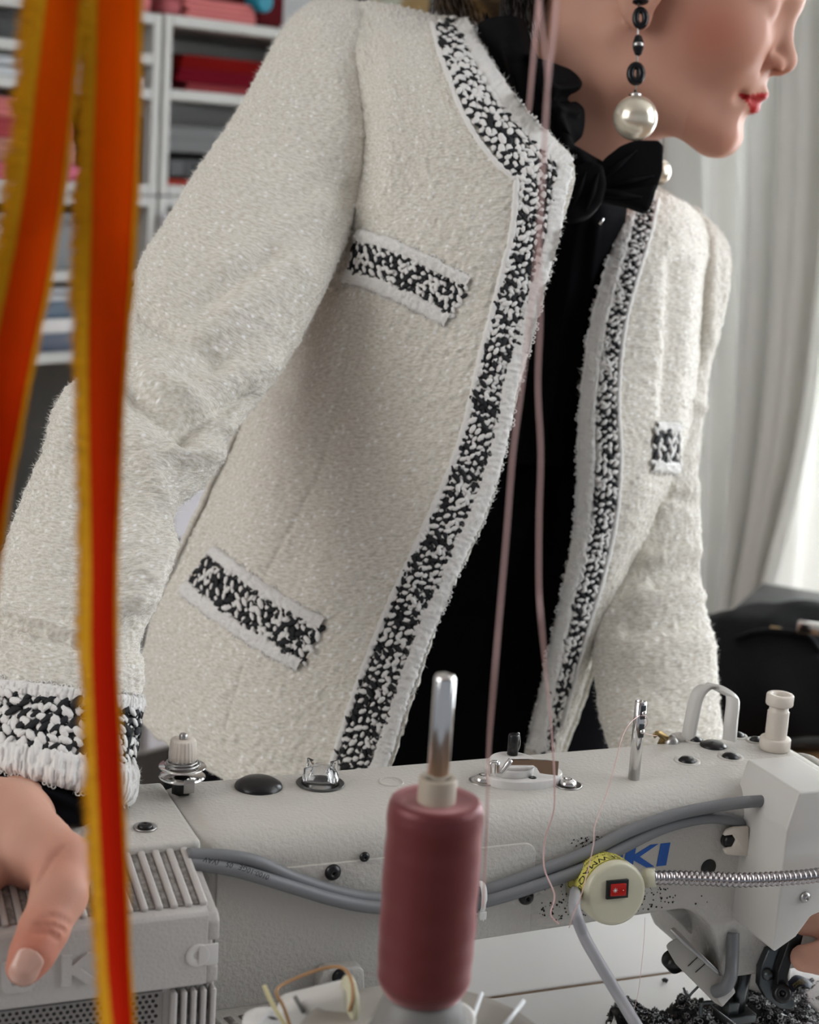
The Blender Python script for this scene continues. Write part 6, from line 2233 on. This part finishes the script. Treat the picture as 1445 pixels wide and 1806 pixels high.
oA = mtop(1260, 1800, -0.2)
LBX = [1060, 1085, 1105, 1130, 1160, 1190, 1205, 1232, 1262, 1300, 1318, 1340, 1372, 1405, 1450, 1600]
LBY = [1830, 1803, 1790, 1799, 1799, 1786, 1776, 1787, 1793, 1792, 1752, 1744, 1742, 1752, 1756, 1756]
G = []
for b in np.linspace(-0.075, 0.060, 100):
    row = []
    for a in np.linspace(-0.085, 0.20, 210):
        px_ = PX(ML(oA[0] + a, oA[1] + b, -0.196))
        s_ = px_[1] - np.interp(px_[0], LBX, LBY) + 5 * math.sin(px_[0] * 0.35) * math.sin(px_[0] * 0.11)
        edge = np.clip(s_ / 14 + 0.35, 0, 1)
        row.append((oA[0] + a, oA[1] + b, -0.2 - 0.003 * (edge <= 0) + 0.0006 + float(lace_h(np.array(a), np.array(b))) * 1.15 * edge ** 0.7))
    G.append(row)
G = np.array(G)
GW = MO + G[..., :1] * MU + G[..., 1:2] * MV + G[..., 2:] * MW
ff_ = grid_faces(*G.shape[:2])
up_ = (G[..., 2] > -0.1990).ravel()
ff_ = ff_[up_[ff_].all(1)]
link('lace_ground', GW.reshape(-1, 3), ff_, LACE, lc)
q, q2 = MB(), MB()
rg = np.random.default_rng(12)
N = gnormals(GW)
N *= np.sign(N[..., 2:3])
for k in range(5200):
    i, j = rg.integers(2, 98), rg.integers(2, 208)
    if G[i, j, 2] < -0.1965:
        continue
    p, n = GW[i, j], N[i, j]
    t = rg.normal(0, 1, 3)
    t -= n * (t @ n)
    t /= np.linalg.norm(t)
    s = np.cross(n, t)
    r = rg.uniform(0.0009, 0.0022)
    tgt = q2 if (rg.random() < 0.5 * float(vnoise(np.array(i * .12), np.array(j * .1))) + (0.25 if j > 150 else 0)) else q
    pts = [p + n * (0.0008 + 0.0006 * math.sin(3 * u)) + (t * math.cos(u) + s * math.sin(u)) * r for u in np.linspace(0, 5.6, 7)]
    tgt.tube(np.array(pts), 0.00042, 4)
q.build('lace_loops', LACE, lc, kind='stuff')
q2.build('lace_loops', LACES, lc, kind='stuff')
# striped stitch strip and clear foot beside the needle
q = MB()
for k in range(14):
    c0, c1 = P(1252 + k * 4.5, 1772 + k * 4, 1.06), P(1276 + k * 3.5, 1790 + k * 2.6, 1.06)
    q.tube([c0, (c0 + c1) / 2 - _f * 0.002, c1], 0.0006, 5)
q.build('lace_edging', LACE, lc, kind='stuff')
# white mesh piece and navy woven label
wm = MB()
a0 = mtop(1395, 1742, -0.186)
wm.grid(np.array([[ML(a0[0] + a, a0[1] + b - 0.01, -0.186 + 0.006 * math.sin(a * 60 + b * 30) - b * 0.12) for a in np.linspace(0, 0.075, 30)] for b in np.linspace(-0.03, 0.035, 16)]))
o = wm.build('white_mesh_cloth', mat('white_mesh', (0.55, 0.55, 0.56), 0.7, bump=(900, 0.6, 0.0008)), label='white ribbed cloth lying against the black lace at right', cat='fabric')
md = o.modifiers.new('thickness', 'SOLIDIFY')
md.thickness = 0.001
lb = thing('woven_label', 'navy woven label with yellow lettering on the lace', 'label', P(1410, 1750, 1.12))
cn = [P(1388, 1734, 1.125), P(1402, 1720, 1.128), P(1420, 1724, 1.128), P(1434, 1736, 1.125)]
cn2 = [P(1396, 1752, 1.112), P(1412, 1740, 1.115), P(1426, 1742, 1.115), P(1430, 1745, 1.115)]
A_, B_ = crom(np.array(cn), 20), crom(np.array(cn2), 20)
MB().grid(np.array([A_, A_ * 0.5 + B_ * 0.5 + MW * 0.001, B_])).build('label_cloth', mat('navy_label', (0.010, 0.018, 0.05), 0.6), lb)
v, f = text_mesh('GESSEN', 0.0062)
v -= np.array([(v[:, 0].min() + v[:, 0].max()) / 2, 0.0022, 0])
cL = P(1409, 1735, 1.1170)
dx = P(1421, 1728, 1.1190) - P(1399, 1745, 1.1150)
dx /= np.linalg.norm(dx)
dy = -ray(1409, 1735)
dy = np.cross(dy / np.linalg.norm(dy), dx)
link('label_lettering', [cL + dx * p[0] * 0.42 + dy * p[1] for p in v], f, mat('yellow_thread', (0.50, 0.40, 0.10), 0.6), lb, smooth=False)
# a scrap of thread on the table
MB().tube([onZ(1169, 1730, TABZ + 0.0012), onZ(1173, 1728, TABZ + 0.002), onZ(1178, 1731, TABZ + 0.0012)], 0.0014, 6, 12).build('lint', INK, label='dark speck of lint on the white table', cat='lint')

# ------------------------------------------------------------------ thread stand in the foreground, with the spool
SD = 0.75
ts = thing('thread_stand', 'grey thread stand with spool plates and steel pin behind the machine', 'thread stand', onZ(742, 1990, TABZ))
GREYST = mat('stand_grey', (0.20, 0.195, 0.185), 0.45)
PALEST = mat('stand_pale_plastic', (0.60, 0.59, 0.56), 0.4)
TAUPE = mat('stand_taupe', (0.30, 0.28, 0.25), 0.5)
base = P(744, 1778, SD)
ax = np.array([0, 0, 1.0])
top = P(770, 1352, SD)
# spool seat cone and plate
MB().lathe(base, ax, [(0.0245, -0.017), (0.0225, -0.010), (0.0185, 0.001), (0.0165, 0.0055), (0.0150, 0.0070), (0.004, 0.0070)], 40).build('spool_seat', GREYST, ts)
MB().lathe(base, ax, [(0.004, -0.0215), (0.0215, -0.0215), (0.0235, -0.0195), (0.0245, -0.012), (0.0240, -0.0115), (0.0225, -0.0175), (0.004, -0.018)], 48).build('plate_hub', PALEST, ts)
pc = P(748, 1850, SD + 0.01)
MB().lathe(pc, ax, [(0.002, -0.004), (0.055, -0.003), (0.058, 0.0), (0.0575, 0.0012), (0.054, 0.0), (0.002, -0.001)], 64).build('spool_plate', TAUPE, ts)
pin0 = base + ax * 0.005
pin1 = P(797, 1150, SD)
hgt = (pin1 - pin0)[2]
MB().lathe(pin0 * np.array([1, 1, 0]) + MW * pin0[2] + (P(785, 1250, SD) - P(760, 1560, SD) * 0 - P(785, 1250, SD)), ax, [(0.0047, 0), (0.0047, hgt - 0.002), (0.0040, hgt - 0.0004), (0.002, hgt)], 24).build('spool_pin', CHROME, ts)
# two upright prongs and a pale rim at the right, strut and rubber loops at the left
for (xa, ya), (xb, yb) in (((822, 1830), (850, 1752)), ((885, 1815), (924, 1766))):
    MB().tube([P(xa, ya, SD + 0.02), P(xb, yb, SD + 0.05)], 0.0011, 10).build('prong', mat('white_wire', (0.70, 0.72, 0.74), 0.3) if xa == 822 else bpy.data.materials['white_wire'], ts)
MB().lathe(P(800, 1800, SD + 0.02), ax * 0.9 - _f * 0.4, [(0.0085, 0), (0.0100, 0.0005), (0.0102, 0.0015), (0.0085, 0.002)], 36).build('rim', PALEST, ts)
MB().box(P(562, 1790, 0.80), (_r * 0.97 + _u * 0.24, _u * 0.97 - _r * 0.24, _f), 0.0175, 0.0115, 0.012, 0.004).build('spool_bracket', PALEST, ts)
MB().tube([P(520, 1757, 0.787), P(536, 1786, 0.787)], 0.0011, 8).build('bracket_slot', GREYST, ts)
MB().lathe(P(610, 1765, 0.79), _r * 0.9 + _f * 0.3, [(0.002, 0), (0.0105, 0), (0.0115, 0.0008), (0.0115, 0.003), (0.010, 0.0036), (0.002, 0.003)], 36).build('bracket_disc', mat('pale_yellow_plastic', (0.55, 0.53, 0.38), 0.4), ts)
MB().lathe(P(468, 1828, 0.81), ax, [(0.011, -0.012), (0.012, 0.000), (0.011, 0.0095), (0.006, 0.012), (0.0, 0.012)], 28).build('bracket_knob', mat('stand_white_plastic', (0.62, 0.61, 0.59), 0.4), ts)
MB().lathe(P(477, 1818, 0.79), ax - _f * 0.3, [(0.0, 0.0), (0.0055, 0.0), (0.0058, 0.003), (0.004, 0.005), (0.0, 0.0055)], 20).build('knob_screw', BLACKP, ts)
MB().lathe(P(580, 1830, 0.78), ax, [(0.002, -0.004), (0.033, -0.003), (0.0345, 0.0), (0.033, 0.0025), (0.0315, 0.0020), (0.002, 0.0)], 56).build('second_plate', mat('milky_plastic', (0.62, 0.64, 0.66), 0.35), ts)
# upright tube and crossbar carrying the plates from the table
cx = pc * np.array([1, 1, 0])
MB().lathe(cx + MW * TABZ, ax, [(0.03, 0.0005), (0.03, 0.004), (0.012, 0.010), (0.008, 0.012), (0.008, pc[2] - TABZ - 0.0035)], 28).build('upright', GREYST, ts)
MB().tube([P(470, 1835, 0.81) , P(580, 1845, 0.785), pc - MW * 0.008, pc - MW * 0.008 + _r * 0.09], 0.005, 12, 20).build('crossbar', GREYST, ts)
# rubber bands / twine loops
TW = mat('brown_twine', (0.36, 0.20, 0.09), 0.7)
o = MB().tube([P(512, 1810, 0.775), P(500, 1775, 0.775), P(488, 1752, 0.78), P(497, 1738, 0.79), P(540, 1718, 0.80), P(580, 1706, 0.805), P(606, 1708, 0.80), P(620, 1730, 0.785), P(622, 1760, 0.78), P(616, 1784, 0.78)], 0.0008, 8, 80).build('rubber_band', TW, label='thin brown rubber band looped over the thread stand bracket', cat='rubber band')
o = MB().tube([P(466, 1738, 0.775), P(478, 1765, 0.772), P(492, 1790, 0.77), P(508, 1815, 0.77)], 0.0010, 8, 30).build('twine', mat('straw_twine', (0.60, 0.54, 0.30), 0.7), label='short straw coloured twine end at the left of the thread stand', cat='twine')

# the spool itself
PINKT = mat('pink_thread', (0.150, 0.031, 0.035), 0.42, metal=0.25, sheen=1.0, bump=(600, 0.2, 0.0006))
PINKT.node_tree.nodes['Principled BSDF'].inputs['Sheen Tint'].default_value = (1.0, 0.55, 0.56, 1)
PINKT.node_tree.nodes['Principled BSDF'].inputs['Sheen Roughness'].default_value = 0.35
sp = thing('thread_spool', 'large spool of rose pink thread on the steel pin', 'spool', base + ax * 0.0072)
sb = base + ax * 0.0075
st = P(763, 1375, SD)
sh = st[2] - sb[2] - 0.000
prof = [(0.0125, 0.0), (0.0168, 0.0003)]
nw = 150
for k in range(nw + 1):
    t = k / nw
    r = 0.0202 + 0.0006 * math.sin(PI * t)
    r -= 0.0035 * max(0, (0.085 - t) / 0.085) ** 1.4
    r -= 0.0011 * max(0, (t - 0.965) / 0.035) ** 2
    r += 0.00016 * (k % 2) + 0.00016 * math.sin(t * 37) + 0.0003 * (0.5 + 0.5 * math.sin(t * 21 + 1)) ** 4
    prof.append((r, 0.001 + t * (sh - 0.0022)))
prof += [(0.0180, sh - 0.0006), (0.0145, sh - 0.0012), (0.0088, sh - 0.0016)]
MB().lathe(sb, ax, prof, 64).build('wound_thread', PINKT, sp)
MB().lathe(sb, ax, [(0.0052, 0.001), (0.0082, 0.001), (0.0082, sh + 0.0085), (0.0078, sh + 0.0092), (0.0058, sh + 0.0092), (0.0052, sh + 0.0085), (0.0052, 0.001)], 40).build('spool_core', mat('spool_core_card', (0.40, 0.34, 0.27), 0.5), sp)

# ------------------------------------------------------------------ rail above the frame, ribbons and threads that hang from it
RY = 0.545
rz = 2.02
rail = thing('hanging_rail', 'steel rail above the machine from which ribbons and threads hang', 'rail', (0, RY, rz))
MB().tube([(-0.6, RY, rz), (0.6, RY, rz)], 0.008, 14).build('rail_bar', STEEL, rail)
for x in (-0.5, 0.5):
    MB().tube([(x, RY, rz), (x, RY, CEILZ)], 0.005, 10).build('hanger', STEEL, rail)


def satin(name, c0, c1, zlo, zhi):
    """orange ribbon whose base colour goes from orange (top) to red (lower end)"""
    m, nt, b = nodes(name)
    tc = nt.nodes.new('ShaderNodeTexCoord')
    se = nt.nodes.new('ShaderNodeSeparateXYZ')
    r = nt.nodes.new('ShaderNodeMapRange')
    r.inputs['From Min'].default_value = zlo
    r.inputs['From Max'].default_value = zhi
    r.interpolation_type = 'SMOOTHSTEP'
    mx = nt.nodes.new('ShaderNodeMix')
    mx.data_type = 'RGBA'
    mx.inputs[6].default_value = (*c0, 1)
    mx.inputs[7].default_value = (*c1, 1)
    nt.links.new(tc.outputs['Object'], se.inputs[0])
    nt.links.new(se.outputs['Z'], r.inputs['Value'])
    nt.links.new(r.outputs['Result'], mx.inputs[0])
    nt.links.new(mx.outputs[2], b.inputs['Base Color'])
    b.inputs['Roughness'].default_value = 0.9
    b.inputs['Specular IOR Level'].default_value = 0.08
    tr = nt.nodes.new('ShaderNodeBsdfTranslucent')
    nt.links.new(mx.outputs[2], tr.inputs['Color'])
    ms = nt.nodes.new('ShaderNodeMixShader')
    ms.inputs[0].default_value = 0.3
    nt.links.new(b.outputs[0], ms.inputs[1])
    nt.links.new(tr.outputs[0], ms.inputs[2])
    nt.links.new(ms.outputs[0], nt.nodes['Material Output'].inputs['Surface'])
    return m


EDGEY = mat('ochre_pile', (0.70, 0.34, 0.012), 0.9, spec=0.1)


def ribbon(label, rows, d0, seed, left_edge, right_edge):
    """rows: (y, x left, x right) of the flat ribbon; pile edges beyond it"""
    rows = [np.array([y, a, b_]) for y, a, b_ in rows]
    R_ = resample(np.array(rows, float)[:, [1, 2, 0]], 6.0)
    L_ = np.array([P(a, y, d0) for a, b_, y in R_])
    Q_ = np.array([P(b_, y, d0) for a, b_, y in R_])
    W = np.linalg.norm(Q_ - L_, axis=1).max()
    # constant width: where it looks narrower it turns edge-on
    dep = np.sqrt(np.maximum(0, W ** 2 * 0.9 - np.linalg.norm(Q_ - L_, axis=1) ** 2))
    L_ = L_ - _f * (dep * 0.35)[:, None]
    Q_ = Q_ + _f * (dep * 0.35)[:, None]
    # continue up to the rail
    k = 26
    tp = np.array([L_[0, 0] * 0.5 + Q_[0, 0] * 0.5, RY, rz + 0.008])
    upL = np.linspace(L_[0], tp - _r0 * W * 0.48, k)[::-1]
    upQ = np.linspace(Q_[0], tp + _r0 * W * 0.48, k)[::-1]
    L_, Q_ = np.concatenate([upL[:-1], L_]), np.concatenate([upQ[:-1], Q_])
    G = np.array([L_ + (Q_ - L_) * t + _f * (0.0012 * math.sin(PI * t)) for t in np.linspace(0, 1, 9)])
    o = thing('ribbon', label, 'ribbon', (Q_[-1] + L_[-1]) / 2, 'orange velvet ribbons hanging in the foreground')
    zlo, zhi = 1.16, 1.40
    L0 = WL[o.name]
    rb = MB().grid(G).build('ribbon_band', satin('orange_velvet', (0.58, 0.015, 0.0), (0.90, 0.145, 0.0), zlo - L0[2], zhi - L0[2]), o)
    md = rb.modifiers.new('thickness', 'SOLIDIFY')
    md.thickness = 0.0012
    rg = np.random.default_rng(seed)
    for E0, E1, wpx in ((L_, Q_, left_edge), (Q_, L_, right_edge)):
        if wpx <= 0:
            continue
        fv, ff = [], []
        wm_ = wpx * d0 / FPX
        for i in range(len(E0) - 1):
            sd = (E0[i] - E1[i])
            sd /= np.linalg.norm(sd)
            if E0[i][2] > 1.62:
                continue
            tuft = 0.70 + 0.45 * float(vnoise(np.array(i * 0.16 + seed * 9), np.array(3.3)))
            for k in range(16):
                p = E0[i] + (E0[i + 1] - E0[i]) * rg.random() - sd * wm_ * 0.15 * rg.random()
                d_ = sd * rg.uniform(0.6, 1.1) * wm_ * tuft + MW * rg.normal(0, 0.25) * wm_ + _f * rg.normal(0, 0.25) * wm_
                s = np.array([0, 0, 1.0]) * 0.00026
                n = len(fv)
                fv += [p - s, p + s, p + d_ * 0.6 + s * 0.9, p + d_ * 0.6 - s * 0.9, p + d_ - MW * wm_ * 0.1]
                ff += [(n, n + 1, n + 2, n + 3), (n + 3, n + 2, n + 4)]
        link('edge_pile', fv, ff, EDGEY, o, kind='stuff', smooth=False)
    return o


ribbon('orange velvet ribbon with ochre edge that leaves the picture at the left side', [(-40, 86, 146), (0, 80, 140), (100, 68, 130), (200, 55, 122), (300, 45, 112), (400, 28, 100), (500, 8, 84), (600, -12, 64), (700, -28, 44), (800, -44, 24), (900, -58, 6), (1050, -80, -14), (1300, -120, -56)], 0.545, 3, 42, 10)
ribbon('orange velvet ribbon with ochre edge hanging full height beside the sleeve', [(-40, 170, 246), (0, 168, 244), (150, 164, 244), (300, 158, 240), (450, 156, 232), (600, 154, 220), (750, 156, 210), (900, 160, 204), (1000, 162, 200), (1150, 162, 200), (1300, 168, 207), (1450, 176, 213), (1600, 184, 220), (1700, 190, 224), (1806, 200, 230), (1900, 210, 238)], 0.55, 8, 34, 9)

# threads
PINKTH = mat('pale_pink_thread', (0.70, 0.46, 0.44), 0.6)


def thread(label, pts, r, m=PINKTH, rail_at=None, group=None):
    w = [P(*p) for p in pts]
    if rail_at is not None:
        w = [np.array([rail_at, RY, rz + 0.006])] + w
    return MB().tube(crom(np.array(w), 40 + 14 * len(w)), r, 7).build('thread', m, label=label, cat='thread', group=group)


TD = 0.60
thread('pale pink thread hanging past the collar and down to the machine, wavy at its end', [(986, -60, TD), (983, 0, TD), (978, 60, TD), (966, 150, TD), (960, 240, TD), (956, 330, TD), (952, 480, TD), (953, 560, TD), (949, 680, TD), (954, 800, TD), (951, 920, TD), (951, 1040, TD), (957, 1120, TD), (963, 1190, TD + .1), (974, 1300, TD + .2), (978, 1420, TD + .28), (962, 1478, 0.93), (960, 1530, 0.94), (978, 1578, 0.945), (972, 1612, 0.945), (986, 1630, 0.945)], 0.00042, rail_at=0.046)
thread('pale pink thread hanging past the collar, left of the other at the blouse', [(955, -60, TD), (953, 0, TD), (958, 60, TD), (966, 140, TD), (961, 260, TD), (950, 420, TD), (935, 560, TD), (918, 700, TD), (905, 800, TD), (893, 950, TD), (880, 1100, TD), (870, 1220, TD), (862, 1330, TD + .06), (858, 1480, TD + .15), (852, 1600, TD + .2)], 0.00046, rail_at=0.038)
THIN = mat('fine_pink_thread', (0.66, 0.44, 0.42), 0.5)
q = [ML(*mtop(1120, 1376, 0.0)) + MW * 0.041 - MV * 0.0035]
pts = [(1128, 1262, 1.03), (1112, 1275, 1.0), (1098, 1300, 0.985), (1082, 1360, 0.965), (1070, 1400, 0.958), (1050, 1455, 0.945), (1047, 1490, 0.938), (1036, 1540, 0.935), (1025, 1580, 0.93), (1012, 1612, 0.935), (1004, 1636, 0.945)]
thread('fine pink thread running from the chrome guide pin over the cables', pts, 0.00026, THIN)
thread('fine pink thread between the chrome guide pin and the brass thread guide', [(1130, 1262, 1.035), (1140, 1264, 1.04), (1142, 1276, 1.045), (1134, 1290, 1.05), (1140, 1294, 1.06), (1152, 1297, 1.08), (1160, 1298, 1.098)], 0.00018, THIN)
thread('fine thread trailing down over the white table beside the lamp cord', [(1138, 1618, 1.02), (1136, 1660, 1.02), (1130, 1720, 1.02), (1124, 1760, 1.02), (1116, 1785, 1.02), (1108, 1792, 1.02)], 0.00013, THIN)
